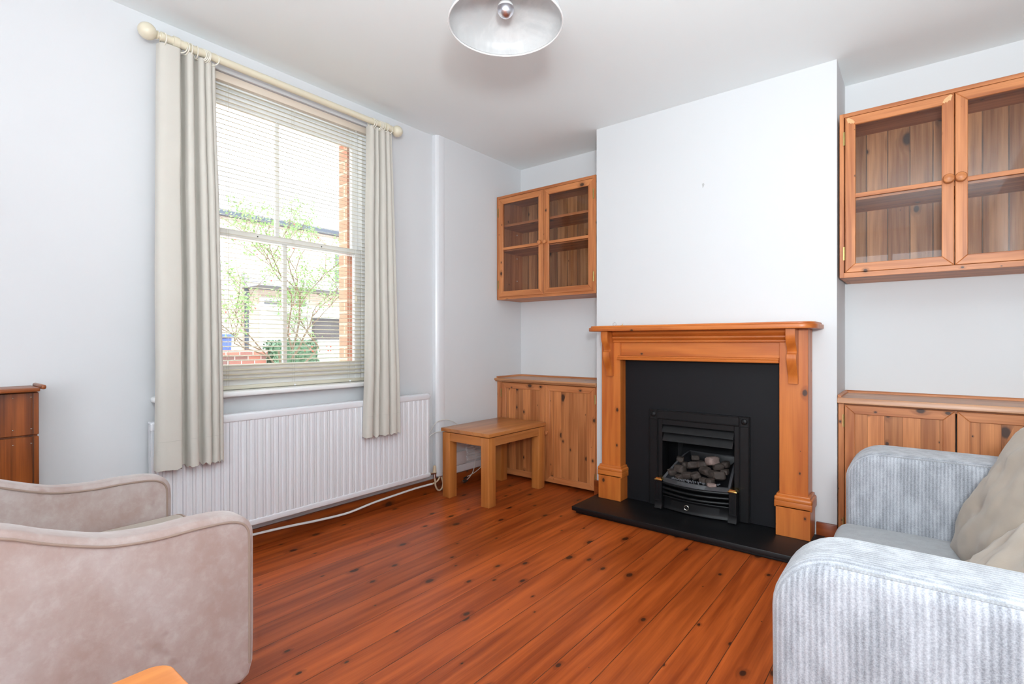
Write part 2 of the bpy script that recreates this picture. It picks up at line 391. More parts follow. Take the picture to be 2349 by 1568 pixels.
# outer brick leaf
def mk_brick(name, a, b, mortar, sc=1.0):
    t = NT(name); o = t.obj(); br = t.n.new('ShaderNodeTexBrick')
    sx = t.n.new('ShaderNodeSeparateXYZ'); t.t.links.new(o, sx.inputs[0])
    t.t.links.new(t.comb(t.math('ADD', sx.outputs[0], sx.outputs[1]), sx.outputs[2], 0.0), br.inputs['Vector'])
    br.inputs['Color1'].default_value = a; br.inputs['Color2'].default_value = b; br.inputs['Mortar'].default_value = mortar
    br.inputs['Scale'].default_value = 1.0; br.inputs['Brick Width'].default_value = .225 * sc; br.inputs['Row Height'].default_value = .075 * sc
    br.inputs['Mortar Size'].default_value = .006 * sc
    return t.fin(br.outputs[0], .9)
brick_o = mk_brick('orange_reveal_brick', (.60, .27, .17, 1), (.52, .22, .14, 1), (.62, .42, .30, 1), 1.0)
brick_h = mk_brick('pale_house_brick', (.62, .48, .38, 1), (.5, .38, .3, 1), (.6, .55, .5, 1))
brick_w = mk_brick('red_garden_brick', (.34, .13, .09, 1), (.16, .09, .08, 1), (.6, .5, .45, 1))
wht0 = plain('painted_stone_lintel', (.8, .8, .78, 1), .7)
mb = MB(); B0, B1 = -2.585, -1.645
mb.box((-.215, YREAR, -.5), (-.125, B0, 2.9), brick_o); mb.box((-.215, B1, -.5), (-.125, .1, 2.9), brick_o)
mb.box((-.215, B0, -.5), (-.125, B1, .80), brick_o); mb.box((-.215, B0, 2.36), (-.125, B1, 2.9), wht0)
mb.build('wall_outer', kind='structure', origin=False)

# sash window
sash_w = plain('flare_lifted_sash_white', (.90, .90, .90, 1), .3, var=.01)  # lens flare around the window painted in as a brighter frame white
win = thing('window_1', None, None, (-.1, -2.105, WZ0), kind='structure')
mb = MB()
for a, b in (((-.122, W0, WZ0), (-.045, W0 + .035, WZ1)), ((-.122, W1 - .035, WZ0), (-.045, W1, WZ1)), ((-.122, W0 + .035, WZ1 - .05), (-.045, W1 - .035, WZ1)), ((-.16, W0 + .02, WZ0 - .01), (-.045, W1 - .02, WZ0 + .02))):
    mb.box(a, b, sash_w, .002, 1)
mb.build('window_frame', win)
def sash(x0, x1, z0, z1, ys, bar, rt, rb):
    m = MB(); a, b = W0 + .036, W1 - .036
    m.box((x0, a, z0), (x1, a + ys, z1), sash_w, .003, 1); m.box((x0, b - ys, z0), (x1, b, z1), sash_w, .003, 1)
    m.box((x0, a + ys, z0), (x1, b - ys, z0 + rb), sash_w, .003, 1); m.box((x0, a + ys, z1 - rt), (x1, b - ys, z1), sash_w, .003, 1)
    m.box((x0 + .005, bar - .012, z0 + rb), (x1 - .005, bar + .012, z1 - rt), sash_w, .003, 1)
    o = m.build('sash', win)
    g = MB(); xm = (x0 + x1) / 2
    g.box((xm - .002, a + ys, z0 + rb), (xm + .002, b - ys, z1 - rt), glass)
    g.build('glass_pane', o); return o
us = sash(-.118, -.088, 1.636, 2.405, .042, -2.118, .075, .034)
ls = sash(-.084, -.054, .832, 1.672, .046, -2.092, .036, .134)
mb = MB(); mb.sphere((-.05, -2.25, 1.655), .0035, blk_pl); mb.sphere((-.05, -1.87, 1.655), .0035, blk_pl); mb.build('sash_stop', us)
mb = MB(); mb.prism([(-.05, WZ0 - .002), (.045, WZ0 - .002), (.055, WZ0 + .006), (.055, WZ0 + .018), (.045, WZ0 + .025), (-.05, WZ0 + .025)], 'y', W0 + .003, W1 - .003, sash_w)
mb = MB(); mb.box((-.05, W0 + .002, WZ0 - .0), (.0, W1 - .002, WZ0 + .024), sash_w)
mb.box((0.001, -2.765, WZ0 - .004), (.055, -1.47, WZ0 + .024), sash_w, .010, 3); mb.build('window_sill', win)
# unseen rear window behind the camera, added to let in sky fill
fill_win = thing('added_fill_window', None, None, (2.45, YREAR - .05, RZ0), kind='structure')
mb = MB()
for x in (RX0, 2.42, RX1 - .05): mb.box((x, YREAR - .08, RZ0), (x + .05, YREAR - .03, RZ1), gloss_w)
for z in (RZ0, RZ1 - .05): mb.box((RX0 + .05, YREAR - .079, z), (RX1 - .05, YREAR - .031, z + .05), gloss_w)
mb.build('window_frame', fill_win)

# skirting, trunking
def skirt(name, a, b, m, ax):
    mb = MB(); mb.box(a, b, m, .004, 2); return mb.build(name, kind='structure')
skirt('baseboard_left', (0.001, -3.155, 0), (.020, -.946, .096), skirt_y, 'y')
skirt('baseboard_alcove', (.046, -.944, 0), (.062, -.375, .105), skirt_y, 'y')
mb = MB(); mb.box((.966, YB - .018, 0), (1.072, YB - .001, .112), skirt_x, .003, 2); mb.box((2.324, YB - .018, 0), (XR + .003, YB - .001, .112), skirt_x, .003, 2)
mb.build('baseboard_chimney', kind='structure')
skirt('baseboard_right', (XW - .02, -4.6, 0), (XW - .001, -.4, .11), skirt_y, 'y')
mb = MB()
pr = [(.001, -1.022), (.030, -1.022), (.040, -1.012), (.046, -1.000), (.048, -.985), (.048, -.955), (.046, -.9455), (.001, -.9455)]
mb.prism(pr, 'z', .115, H - .001, gloss_w); mb.build('trim_1', kind='structure', ang=12)

# ---------------------------------------------------------------- blind
bl = thing('venetian_blind', 'cream venetian blind hanging open inside the window recess', 'blind', (-.03, -2.1, .84))
b0, b1 = W0 + .04, W1 - .012
mb = MB(); mb.box((-.043, b0, 2.412), (-.012, b1, 2.452), hrail_m, .003, 2); hr = mb.build('headrail', bl)
mb = MB(); z = 2.392; tl = R(12); n = 0
while z > .875:
    rows = []
    for k in range(5):
        s_ = (k / 4 - .5) * .025; cz = -.0016 * (1 - (2 * (k / 4) - 1) ** 2) * -1
        rows.append([(-.028 + s_ * math.cos(tl), y, z - s_ * math.sin(tl) + cz) for y in (b0, b1)])
    mb.grid(rows, slat_m)
    rows2 = [[(p[0], p[1], p[2] - .0007) for p in r] for r in rows]
    mb.grid(rows2[::-1], slat_m)
    z -= .0242; n += 1
mb.build('slats', bl)
mb = MB(); mb.box((-.040, b0, .838), (-.014, b1, .858), slat_m, .004, 2); br_ = mb.build('bottom_rail', bl)
mb = MB()
for y in (-2.415, -2.06, -1.70):
    for x in (-.041, -.015): mb.tube([(x, y, 2.41), (x, y, .855)], .0006, cord_m, 4)
    mb.tube([(-.041, y + .012, 2.41), (-.041, y + .012, .855)], .0005, cord_m, 4)
mb.build('ladder_cords', bl)
for y in (-2.06, -1.70):
    m2 = MB(); m2.sphere((-.012, y, .842), .007, pl_white, 2, (1, 1, .8)); m2.build('cord_button', br_)
mb = MB(); mb.tube([(-.008, -1.66, 2.41), (-.006, -1.668, 1.43)], .0007, cord_m, 4); mb.tube([(-.008, -1.655, 2.41), (-.006, -1.659, 1.37)], .0007, cord_m, 4); mb.build('pull_cords', bl)
for y, z in ((-1.668, 1.40), (-1.659, 1.34)):
    m2 = MB(); m2.lathe([(0, .034), (.003, .033), (.007, .018), (.0075, .004), (.004, -.004), (0, -.005)], (-.006, y, z), slat_m, 12); m2.build('cord_acorn', bl)

# ---------------------------------------------------------------- curtain pole and curtains
RX, RZ = .1, 2.452
pole = thing('curtain_pole', 'cream painted wooden curtain pole above the window with ball finials', 'curtain pole', (RX, -2.1, RZ))
mb = MB(); mb.tube([(RX, -2.745, RZ), (RX, -1.475, RZ)], .0185, cream, 20); mb.build('rod', pole)
for y, d in ((-2.745, -1), (-1.475, 1)):
    mb = MB(); pf = [(0, -.002), (.0205, -.002), (.0205, .006), (.015, .008), (.0135, .013), (.019, .016), (.019, .019), (.013, .022)]
    for k in range(13):
        a = -1.25 + k * (math.pi / 2 + 1.25) / 12
        pf.append((.036 * math.cos(a) if k < 12 else 0, .055 + .036 * math.sin(a)))
    mb.lathe(pf, (RX, y, RZ), cream, 24, (0, d, 0)); mb.build('finial', pole)
for y in (-2.69, -1.452 - .055):
    mb = MB(); mb.tube([(RX, y - .012, RZ), (RX, y + .012, RZ)], .0245, cream, 20)
    mb.tube([(.002, y, RZ - .012), (RX, y, RZ - .012)], .009, cream, 10); mb.lathe([(0, .012), (.022, .012), (.026, .004), (.026, 0)], (.001, y, RZ - .012), cream, 16, (1, 0, 0)); mb.build('pole_bracket', pole)

def curtain(name, label, path, zt, zb, shear, widen, lean, rings, ztops=None):
    ys = [p[0] for p in path]; yc = sum((min(ys), max(ys))) / 2
    root = thing(name, label, 'curtain', (RX, yc, zb))
    pp = catmull([(p[0], p[1], 0) for p in path], 7); n = len(pp); rows = []; NZ = 46
    for i in range(NZ + 1):
        t = i / NZ; z = zt + (zb - zt) * t
        row = []
        for j, p in enumerate(pp):
            wob = noise.noise(Vector((p.x * 9, t * 3.0, 1.3))) * .006 * min(1, t * 3 + .1) + noise.noise(Vector((p.x * 30, t * 9.0, 4.3))) * .0016
            squeeze = 1 + widen * t
            x = p.y + lean * min(1, t * 1.25) + wob
            y = yc + (p.x - yc) * squeeze + shear * t + wob * .6
            zz = z + (.004 * math.sin(j * .55) * (t > .98)) - (.006 * abs(math.sin(j * .33)) if t > .99 else 0)
            row.append((x, y, zz))
        rows.append(row)
    mb = MB(); mb.grid(rows, curtain_m)
    fac = mb.bm
    o = mb.build('drape', root, ang=80)
    so = o.modifiers.new('thickness', 'SOLIDIFY'); so.thickness = .0025; so.offset = 0
    es = o.modifiers.new('split', 'EDGE_SPLIT'); es.split_angle = R(70)
    # stitched hem line
    hem = MB(); k = int(NZ * (1 - .10 / (zt - zb)))
    hem.tube([(r[0] + .0022, r[1], r[2]) for r in rows[k]], .0006, piping_h, 4); hem.build('hem_stitch', o)
    for (y, tilt) in rings:
        m2 = MB(); P = []
        for q in range(24):
            a = 2 * math.pi * q / 24; c_ = Vector((math.cos(a) * .029, 0, math.sin(a) * .029))
            c_ = Matrix.Rotation(tilt, 3, 'Z') @ c_
            P.append(Vector((RX, y, RZ - .0098)) + c_)
        m2.tube(P, .0028, ring_m, 6, True); m2.build('curtain_ring', root)
    return root
piping_h = plain('curtain_thread', lin(190, 186, 176), .8)
pathL = [(-2.765, .072), (-2.758, .098), (-2.735, .112), (-2.69, .116), (-2.662, .112), (-2.659, .085), (-2.652, .060), (-2.632, .058), (-2.626, .09), (-2.620, .112), (-2.600, .116), (-2.588, .104), (-2.586, .076), (-2.577, .064), (-2.562, .072), (-2.553, .104), (-2.536, .112), (-2.524, .100), (-2.522, .084), (-2.514, .100), (-2.503, .110), (-2.488, .104), (-2.484, .088), (-2.476, .098), (-2.462, .094), (-2.458, .075)]
pathL = [(-2.757 + (a + 2.765) * .78, b) for a, b in pathL]
curtain('curtain', 'long oatmeal curtain gathered at the left side of the window', pathL, 2.424, .518, -.004, .20, .045,
        [(-2.757 + (a + 2.765) * .78, b) for a, b in [(-2.742, .15), (-2.655, 1.0), (-2.628, .25), (-2.605, .1), (-2.570, -.05), (-2.548, .8), (-2.535, .6), (-2.52, .35), (-2.508, .2), (-2.478, .9)]])
pathR = [(-1.655, .060), (-1.652, .095), (-1.640, .108), (-1.622, .104), (-1.616, .08), (-1.608, .072), (-1.600, .100), (-1.588, .108), (-1.580, .09), (-1.577, .07), (-1.566, .078), (-1.556, .108), (-1.540, .114), (-1.528, .108), (-1.524, .082), (-1.516, .076), (-1.508, .104), (-1.492, .112), (-1.480, .106), (-1.476, .090), (-1.466, .092), (-1.454, .098), (-1.447, .080)]
pathR = [(-1.630 + (a + 1.655) * .82, b) for a, b in pathR]
curtain('curtain', 'narrower oatmeal curtain gathered at the right side of the window', pathR, 2.424, .506, -.016, .55, .045,
        [(-1.630 + (a + 1.655) * .82, b) for a, b in [(-1.642, .2), (-1.628, .3), (-1.596, .9), (-1.58, .5), (-1.565, .3), (-1.550, .3), (-1.53, .8), (-1.49, 1.0)]])

# ---------------------------------------------------------------- radiator
rad = thing('radiator', 'long white ribbed panel radiator under the window', 'radiator', (.06, -1.95, .14))
r0, r1, rz0, rz1, rf = -2.79, -1.138, .140, .726, .098
pitch = .0411
pts = []; y = r0 + .004
prof = []
while y < r1 - .004:
    for d, x in ((.0, rf - .001), (.010, rf - .001), (.0155, rf - .005), (.0200, rf - .005), (.0255, rf - .001), (.0385, rf - .001), (.0397, rf - .006), (.0405, rf - .006)):
        if y + d < r1 - .004: prof.append((x, y + d))
    y += pitch
poly = prof + [(rf - .018, prof[-1][1]), (rf - .018, prof[0][1])]
mb = MB(); mb.prism(poly, 'z', rz0 + .034, rz1 - .036, rad_m); mb.build('ribbed_panel', rad, ang=25)
mb = MB(); mb.box((rf - .022, r0, rz1 - .040), (rf + .002, r1, rz1 - .004), rad_m, .006, 3)
mb.box((.045, r0 + .004, rz1 - .012), (rf - .006, r1 - .004, rz1), rad_m, .003, 2); mb.lathe([(0, .006), (.016, .006), (.019, 0), (.019, -.005)], (rf - .012, r1, rz1 - .018), rad_m, 16, (0, 1, 0)); mb.build('top_rail', rad)
mb = MB(); mb.box((rf - .022, r0, rz0 + .006), (rf + .002, r1, rz0 + .038), rad_m, .006, 3)
mb.lathe([(0, .006), (.014, .006), (.017, 0), (.017, -.005)], (rf - .012, r1, rz0 + .02), rad_m, 16, (0, 1, 0))
mb.box((.045, r0 + .01, rz0), (rf - .02, r1 - .01, rz0 + .03), rad_m, .003, 2); mb.build('bottom_rail', rad)
mb = MB(); mb.box((.046, r0 + .006, rz0 + .03), (.06, r1 - .006, rz1 - .015), rad_m); mb.build('rear_panel', rad)
for yb in (-2.5, -1.4):
    mb = MB(); mb.box((.001, yb - .02, .25), (.046, yb + .02, .70), rad_m); mb.build('wall_bracket', rad)
mb = MB(); mb.tube([(rf - .02, r1 + .004, .158), (rf - .03, r1 + .035, .158), (.060, -1.06, .150)], .008, chrome, 10)
mb.lathe([(.0, -.02), (.011, -.02), (.011, .012), (.014, .012), (.014, .02), (0, .021)], (.055, -1.055, .135), chrome, 12); va = mb.build('valve_body', rad)
mb = MB(); mb.lathe([(0, .0), (.013, 0), (.0135, .006), (.0105, .045), (.006, .05), (0, .05)], (.055, -1.055, .155), pipe_c, 14); mb.build('valve_cap', va)
mb = MB()
mb.tube([(.055, -1.055, .125), (.05, -1.045, .085), (.045, -1.037, .056), (.04, -1.016, .024), (.038, -.99, .010), (.038, -.966, .022), (.038, -.957, .055), (.036, -.966, .09), (.034, -.975, .13)], .0062, pipe_c, 10, smooth=4)
mb.tube([(.036, -.986, .125), (.036, -.996, .095), (.035, -1.018, .078), (.035, -1.06, .070)], .0062, pipe_c, 10, smooth=4)
mb.lathe([(.0, 0), (.010, 0), (.010, .02), (0, .02)], (.034, -.975, .105), chrome, 10); mb.lathe([(.0, 0), (.010, 0), (.010, .02), (0, .02)], (.036, -.988, .11), chrome, 10)
mb.build('feed_pipes', None, 'cream looped heating pipes below the white trunking beside the radiator', 'pipe')
mb = MB(); mb.tube([(.035, -2.9, .085), (.035, -2.6, .083), (.035, -2.36, .079), (.035, -2.144, .068), (.035, -1.965, .053), (.035, -1.777, .043), (.035, -1.675, .049), (.035, -1.559, .060), (.035, -1.417, .066), (.035, -1.227, .073), (.035, -1.062, .071)], .0068, pipe_w, 10, smooth=4)
mb.build('white_pipe', None, 'thin white pipe running along the wooden skirting below the radiator', 'pipe')

# ---------------------------------------------------------------- cabinets
def frame_door(mb, x0, x1, z0, z1, y0, y1, w, mv, mh, bev=.0022):
    mb.prism([(x0, z0), (x0 + w, z0 + w), (x0 + w, z1 - w), (x0, z1)], 'y', y0, y1, mv, bev, 1)
    mb.prism([(x1, z0), (x1 - w, z0 + w), (x1 - w, z1 - w), (x1, z1)], 'y', y0, y1, mv, bev, 1)
    mb.prism([(x0, z0), (x1, z0), (x1 - w, z0 + w), (x0 + w, z0 + w)], 'y', y0, y1, mh, bev, 1)
    mb.prism([(x0, z1), (x1, z1), (x1 - w, z1 - w), (x0 + w, z1 - w)], 'y', y0, y1, mh, bev, 1)
def knob(parent, x, z, y, r):
    mb = MB(); mb.lathe([(0, 0), (r * .55, 0), (r * .45, r * .5), (r * .62, r * .8), (r, r * 1.05), (r * 1.02, r * 1.3), (r * .85, r * 1.65), (r * .4, r * 1.85), (0, r * 1.9)], (x, y, z), pine_h, 20, (0, -1, 0))
    return mb.build('knob', parent)
def hinge(parent, x, y, zc, h=.065):
    mb = MB(); mb.tube([(x, y - .002, zc - h / 2), (x, y - .002, zc + h / 2)], .0035, hinge_m, 8); mb.box((x - .007, y - .003, zc - h / 2), (x + .002, y - .0005, zc + h / 2), hinge_m)
    return mb.build('hinge', parent)

def lower_cabinet(label, x0, x1, yback, zt, tx0, over, dz0, d1, d2, doorz1, knobx, wallside, hx, beadl, round_):
    yf = -.355
    c = thing('alcove_cupboard', label, 'cupboard', ((x0 + x1) / 2, -.18, 0))
    mb = MB()
    mb.box((x0, yf + .02, 0), (x0 + .018, yback - .002, zt), pine_v); mb.box((x1 - .018, yf + .02, 0), (x1, yback - .002, zt), pine_v)
    mb.box((x0 + .018, yf + .05, .03), (x1 - .018, yback - .002, .048), pine_h)
    mb.box((x0 + .018, yf + .02, zt - .02), (x1 - .018, yf + .04, zt), pine_h)
    mb.box((x0, yf + .001, 0.0), (d1[0] - .003, yf + .02, zt), pine_v, .001, 1); mb.box((d2[1] + .003, yf + .001, 0.0), (x1, yf + .02, zt), pine_v, .001, 1)
    mb.build('carcass', c)
    mb = MB()
    if round_:
        pf = [(yback - .002, zt + .001), (-.372, zt + .001), (-.376, zt + .004), (-.376, zt + .008), (-.384, zt + .010), (-.389, zt + .016), (-.389, zt + .023), (-.383, zt + .029), (yback - .002, zt + .029)]
    else:
        pf = [(yback - .002, zt + .001), (-.374, zt + .001), (-.376, zt + .003), (-.376, zt + .028), (-.374, zt + .031), (yback - .002, zt + .031)]
    mb.prism(pf, 'x', tx0, x1, pine_top)
    tp = mb.build('cupboard_top', c)
    top = zt + (.029 if round_ else .031)
    mb = MB(); mb.prism([(yback - .002, top), (yback - .020, top), (yback - .018, top + .007), (yback - .010, top + .012), (yback - .002, top + .013)], 'x', tx0, x1, pine_h)
    xl = tx0 if beadl else None
    mb.prism([(tx0, top), (tx0 + .016, top), (tx0 + .014, top + .007), (tx0 + .006, top + .012), (tx0, top + .013)], 'y', -.36, yback - .02, pine_y)
    mb.build('edge_bead', tp)
    for i, d in enumerate((d1, d2)):
        mb = MB(); w = .046
        frame_door(mb, d[0], d[1], dz0, doorz1, yf, yf + .018, w, pine_v, pine_h)
        dr = mb.build('door', c)
        mb = MB(); mb.box((d[0] + w - .004, yf + .006, dz0 + w - .004), (d[1] - w + .004, yf + .014, doorz1 - w + .004), pine_panel); mb.build('door_panel', dr)
        hx_ = d[0] - .002 if i == 0 else d[1] + .002
        for hz in (doorz1 - .085, dz0 + .09): hinge(dr, hx_, yf, hz)
        if i == knobx[0]: knob(dr, knobx[1], knobx[2], yf, .0165)
    return c
lower_cabinet('knotty pine two door cupboard in the left alcove behind the small oak table', .048, XL - .003, -.03, .762, .046, 0, .022, (.096, .5205), (.524, .958), .757, (1, .546, .396), 0, 0, True, True)
lower_cabinet('pine two door cupboard in the right alcove behind the grey sofa', XR + .004, XW - .004, 0, .756, XR + .002, 0, .03, (2.450, 2.8935), (2.900, 3.337), .749, (0, 2.873, .42), 0, 0, True, False)

def upper_cabinet(label, x0, x1, yback, z0, z1, yf, d1, d2, dz0, dz1, railz, shelves, kz, kr, kdx, studs):
    c = thing('wall_cabinet', label, 'cabinet', ((x0 + x1) / 2, yback - .002, z0)); th = .02
    mb = MB(); bk = yback - .002
    mb.box((x0, yf + .004, z0), (x0 + th, bk, z1), pine_v, .001, 1); mb.box((x1 - th, yf + .004, z0), (x1, bk, z1), pine_v, .001, 1)
    mb.box((x0 + th, yf + .004, z1 - th), (x1 - th, bk, z1), pine_h, .001, 1); mb.box((x0 + th, yf + .004, z0), (x1 - th, bk, z0 + th + .006), pine_h, .001, 1)
    cc = mb.build('carcass', c)
    mb = MB(); mb.box((x0 + th, bk - .01, z0 + th + .006), (x1 - th, bk - .001, z1 - th), pine_back); mb.build('back_board', c)
    for z in shelves:
        mb = MB(); mb.box((x0 + th + .001, yf + .035, z - .018), (x1 - th - .001, bk - .011, z), pine_h, .001, 1); mb.build('shelf', c)
    for (x, y, z) in studs:
        mb = MB(); mb.sphere((x, y, z), .006, stud_m, 1, (.6, 1, 1)); mb.build('shelf_stud', c)
    for i, d in enumerate((d1, d2)):
        w = .045; mb = MB()
        frame_door(mb, d[0], d[1], dz0, dz1, yf, yf + .019, w, pine_v, pine_h)
        mb.prism([(d[0] + w - .001, railz), (d[1] - w + .001, railz), (d[1] - w + .001, railz + .021), (d[0] + w - .001, railz + .021)], 'y', yf + .002, yf + .017, pine_h, .001, 1)
        dr = mb.build('door', c)
        mb = MB(); mb.box((d[0] + w - .003, yf + .009, dz0 + w - .003), (d[1] - w + .003, yf + .0115, dz1 - w + .003), cab_glass); mb.build('glass_pane', dr)
        hx_ = d[0] - .002 if i == 0 else d[1] + .002
        for hz in (dz1 - .11, dz0 + .10): hinge(dr, hx_, yf, hz, .07)
        knob(dr, (d[1] - kdx) if i == 0 else (d[0] + kdx), kz, yf, kr)
    return c
upper_cabinet('pine wall cabinet with three shelf levels behind glass doors in the left alcove', .050, .966, -.03, 1.427, 2.266, -.362, (.0715, .5135), (.5175, .950), 1.447, 2.243, 1.826, (2.037, 1.838), 1.842, .017, .022,
              [(.074, -.12, 1.99), (.074, -.12, 1.79), (.074, -.12, 1.60)])
upper_cabinet('pine wall cabinet with one shelf behind glass doors in the right alcove', 2.428, 3.36, 0, 1.417, 2.280, -.365, (2.4535, 2.8885), (2.8925, 3.333), 1.444, 2.257, 1.832, (1.842,), 1.850, .0225, .020, [])
filler = plain('pale_wood_filler', lin(218, 172, 124), .8, var=.15, scale=90)
cabR = [o for o in bpy.data.objects if o.name.startswith('wall_cabinet')][-1]
for sx, xa in ((1, 2.456), (-1, 2.886)):
    dr = [c for c in cabR.children if c.name.startswith('door')][0]
    mb = MB(); q = [(.004, .010), (.014, .003), (.026, .012), (.040, .022), (.050, .040), (.042, .050), (.034, .040), (.030, .048), (.020, .036), (.012, .040), (.009, .024)]
    mb.prism([(xa + sx * a * .8, 2.256 - b * .8) for a, b in q], 'y', -.3662, -.3652, filler); mb.build('filler_patch', dr)
mb = MB(); mb.prism([(1.712, 2.052), (1.722, 2.056), (1.727, 2.048), (1.722, 2.034), (1.716, 2.026), (1.714, 2.040)], 'y', YB - .0014, YB - .0002, plain('grey_wall_filler', (.5, .5, .5, 1), .9))
mb.build('filler_mark', None, 'small grey filler mark high on the chimney breast wall', 'mark')
# panelled box on the window wall, far left
mc = thing('panelled_cupboard', 'dark stained pine boarded low cupboard on the window wall behind the armchair', 'cupboard', (.065, -3.7, 0))
mb = MB(); mb.box((.001, -4.25, 0), (.110, -3.165, .893), meter_v); mb.build('carcass', mc)
mb = MB(); mb.box((.001, -4.27, .897), (.168, -3.165, .912), meter_h, .004, 2); mb.build('cupboard_top', mc)
mb = MB(); mb.box((.002, -3.163, .905), (.172, -3.148, .922), meter_h, .006, 3); mb.build('edge_bead', mc)
for z0, z1 in ((.732, .892), (.03, .725)):
    mb = MB(); mb.box((.111, -4.24, z0), (.127, -3.163, z1), meter_v, .002, 1); mb.build('door', mc)
for yy in (-3.235, -3.33, -3.185):
    for z in (.755, .875, .70):
        mb = MB(); mb.sphere((.1275, yy, z), .003, nickel, 1); mb.build('nail_head', mc)

# ---------------------------------------------------------------- fireplace
fp = thing('fire_surround', 'orange varnished pine fire surround on the chimney breast', 'fireplace surround', (1.698, YB, 0))
def pil(x0, x1):
    mb = MB(); mb.box((x0, -.505, .046), (x1, YB - .002, 1.149), sur_v, .002, 1); return mb.build('pilaster', fp)
for x0, x1 in ((1.092, 1.228), (2.167, 2.304)):
    p_ = pil(x0, x1)
    a0, a1 = x0 - .013, x1 + .013
    mb = MB(); mb.box((a0, -.528, .045), (a1, YB - .003, .205), sur_v, .0015, 1); pb = mb.build('plinth_block', p_)
    mb = MB()
    def capring(z0, z1, e, bev):
        mb.box((x0 - e, -.505 - e - .002, z0), (x1 + e, YB - .0035, z1), sur_h, bev, 3)
    capring(.196, .232, .021, .003); capring(.226, .256, .022, .011); capring(.252, .268, .012, .004)
    mb.build('plinth_moulding', p_)
mb = MB(); mb.box((1.2285, -.492, .985), (2.1665, YB - .002, 1.149), sur_h); fz = mb.build('frieze', fp)
mb = MB(); mb.box((1.2285, -.492, .967), (2.1665, YB - .002, .9845), sur_h)
mb.prism([(-.490, .966), (-.528, .966), (-.530, .970), (-.530, .979), (-.524, .983), (-.518, .985), (-.516, .991), (-.510, .994), (-.490, .994)], 'x', 1.216, 2.1665, sur_h)
mb.build('lower_moulding', fz)
mb = MB(); mb.prism([(-.491, 1.078), (-.512, 1.078), (-.518, 1.083), (-.518, 1.090), (-.513, 1.094), (-.524, 1.098), (-.531, 1.106), (-.531, 1.114), (-.525, 1.118), (-.515, 1.122), (-.528, 1.132), (-.533, 1.149), (-.491, 1.149)], 'x', 1.184, 2.214, sur_h)
mb.build('upper_moulding', fz)
def corb(x0, x1):
    f = -.505
    P = [(f, 1.149), (-.600, 1.149), (-.602, 1.120), (-.598, 1.098), (-.590, 1.078), (-.576, 1.062), (-.562, 1.046), (-.556, 1.030), (-.560, 1.022), (-.572, 1.016), (-.576, 1.006), (-.574, .985), (-.566, .960), (-.552, .935), (-.538, .912), (-.530, .892), (-.528, .858), (f, .858)]
    mb = MB(); mb.prism(P, 'x', x0, x1, sur_v, .0015, 1); mb.build('corbel', fp, ang=32)
corb(1.137, 1.183); corb(2.214, 2.260)
mb = MB(); r = .075; xa, xb, ya = 1.040, 2.358, -.640; P = [(xa, YB - .002)]
for k in range(9):
    a = math.pi + k * (math.pi / 2) / 8; P.append((xa + r + r * math.cos(a), ya + r + r * math.sin(a)))
for k in range(9):
    a = 1.5 * math.pi + k * (math.pi / 2) / 8; P.append((xb - r + r * math.cos(a), ya + r + r * math.sin(a)))
P.append((xb, YB - .002))
mb.prism(P, 'z', 1.150, 1.174, sur_h, .004, 2)
cx_, cy_ = (xa + xb) / 2, YB
P2 = [(cx_ + (p[0] - cx_) * .985, (cy_ + (p[1] - cy_) * .966 if p[1] < YB - .01 else p[1])) for p in P]
mb.prism(P2, 'z', 1.1735, 1.185, sur_h, .004, 2); mb.build('mantel_shelf', fp)
# black back panel with opening
mb = MB(); s0, s1 = 1.2285, 2.1665; yp = -.430
mb.box((s0, yp, .0465), (FX0, YB - .003, .966), slab_m); mb.box((FX1, yp, .0465), (s1, YB - .003, .966), slab_m); mb.box((FX0, yp, FZ), (FX1, YB - .003, .966), slab_m)
mb.build('fire_back_panel', None, 'matt black back panel between the pine surround and the gas fire', 'fireplace panel')
mb = MB(); mb.box((1.035, -.795, .018), (2.365, YB - .0195, .045), slate, .003, 2); mb.box((1.055, -.775, 0), (2.345, YB - .0195, .0175), slate, .003, 2)
mb.build('hearth', None, 'black slate hearth slab on the floor in front of the fire', 'hearth')

fire = thing('gas_fire', 'black cast iron inset gas fire with brass tipped fender posts', 'fire', (1.70, -.44, .0455))
fx0, fx1, fzt = 1.400, 2.004, .652
mb = MB(); yfz = -.448
w = .058
mb.box((fx0, yfz, .046), (fx0 + w, yp - .0005, fzt), iron, .002, 1); mb.box((fx1 - w, yfz, .046), (fx1, yp - .0005, fzt), iron, .002, 1)
mb.box((fx0 + w, yfz, fzt - w), (fx1 - w, yp - .0005, fzt), iron, .002, 1)
for x in (fx0 + .004, fx0 + w - .007, fx1 - w + .003, fx1 - .008): mb.box((x, yfz - .004, .05), (x + .005, yfz, fzt - .002), iron, .0015, 1)
for z in (fzt - .008, fzt - w + .004): mb.box((fx0 + w, yfz - .004, z), (fx1 - w, yfz, z + .005), iron, .0015, 1)
for x in (fx0, fx1 - w):
    for z in (fzt - .006, fzt - w - .002): mb.box((x, yfz - .004, z), (x + w, yfz, z + .005), iron, .0015, 1)
    mb.lathe([(0, .008), (.010, .007), (.016, .003), (.018, 0)], (x + w / 2, yfz, fzt - w / 2), iron, 20, (0, -1, 0))
mb.build('outer_frame', fire)
mb = MB(); i0, i1 = fx0 + w, fx1 - w
mb.box((i0, -.440, .046), (i0 + .028, -.33, fzt - w), iron, .002, 1); mb.box((i1 - .028, -.440, .046), (i1, -.33, fzt - w), iron, .002, 1)
mb.box((i0 + .028, -.440, .560), (i1 - .028, -.36, fzt - w), iron, .002, 1); mb.build('inner_frame', fire)
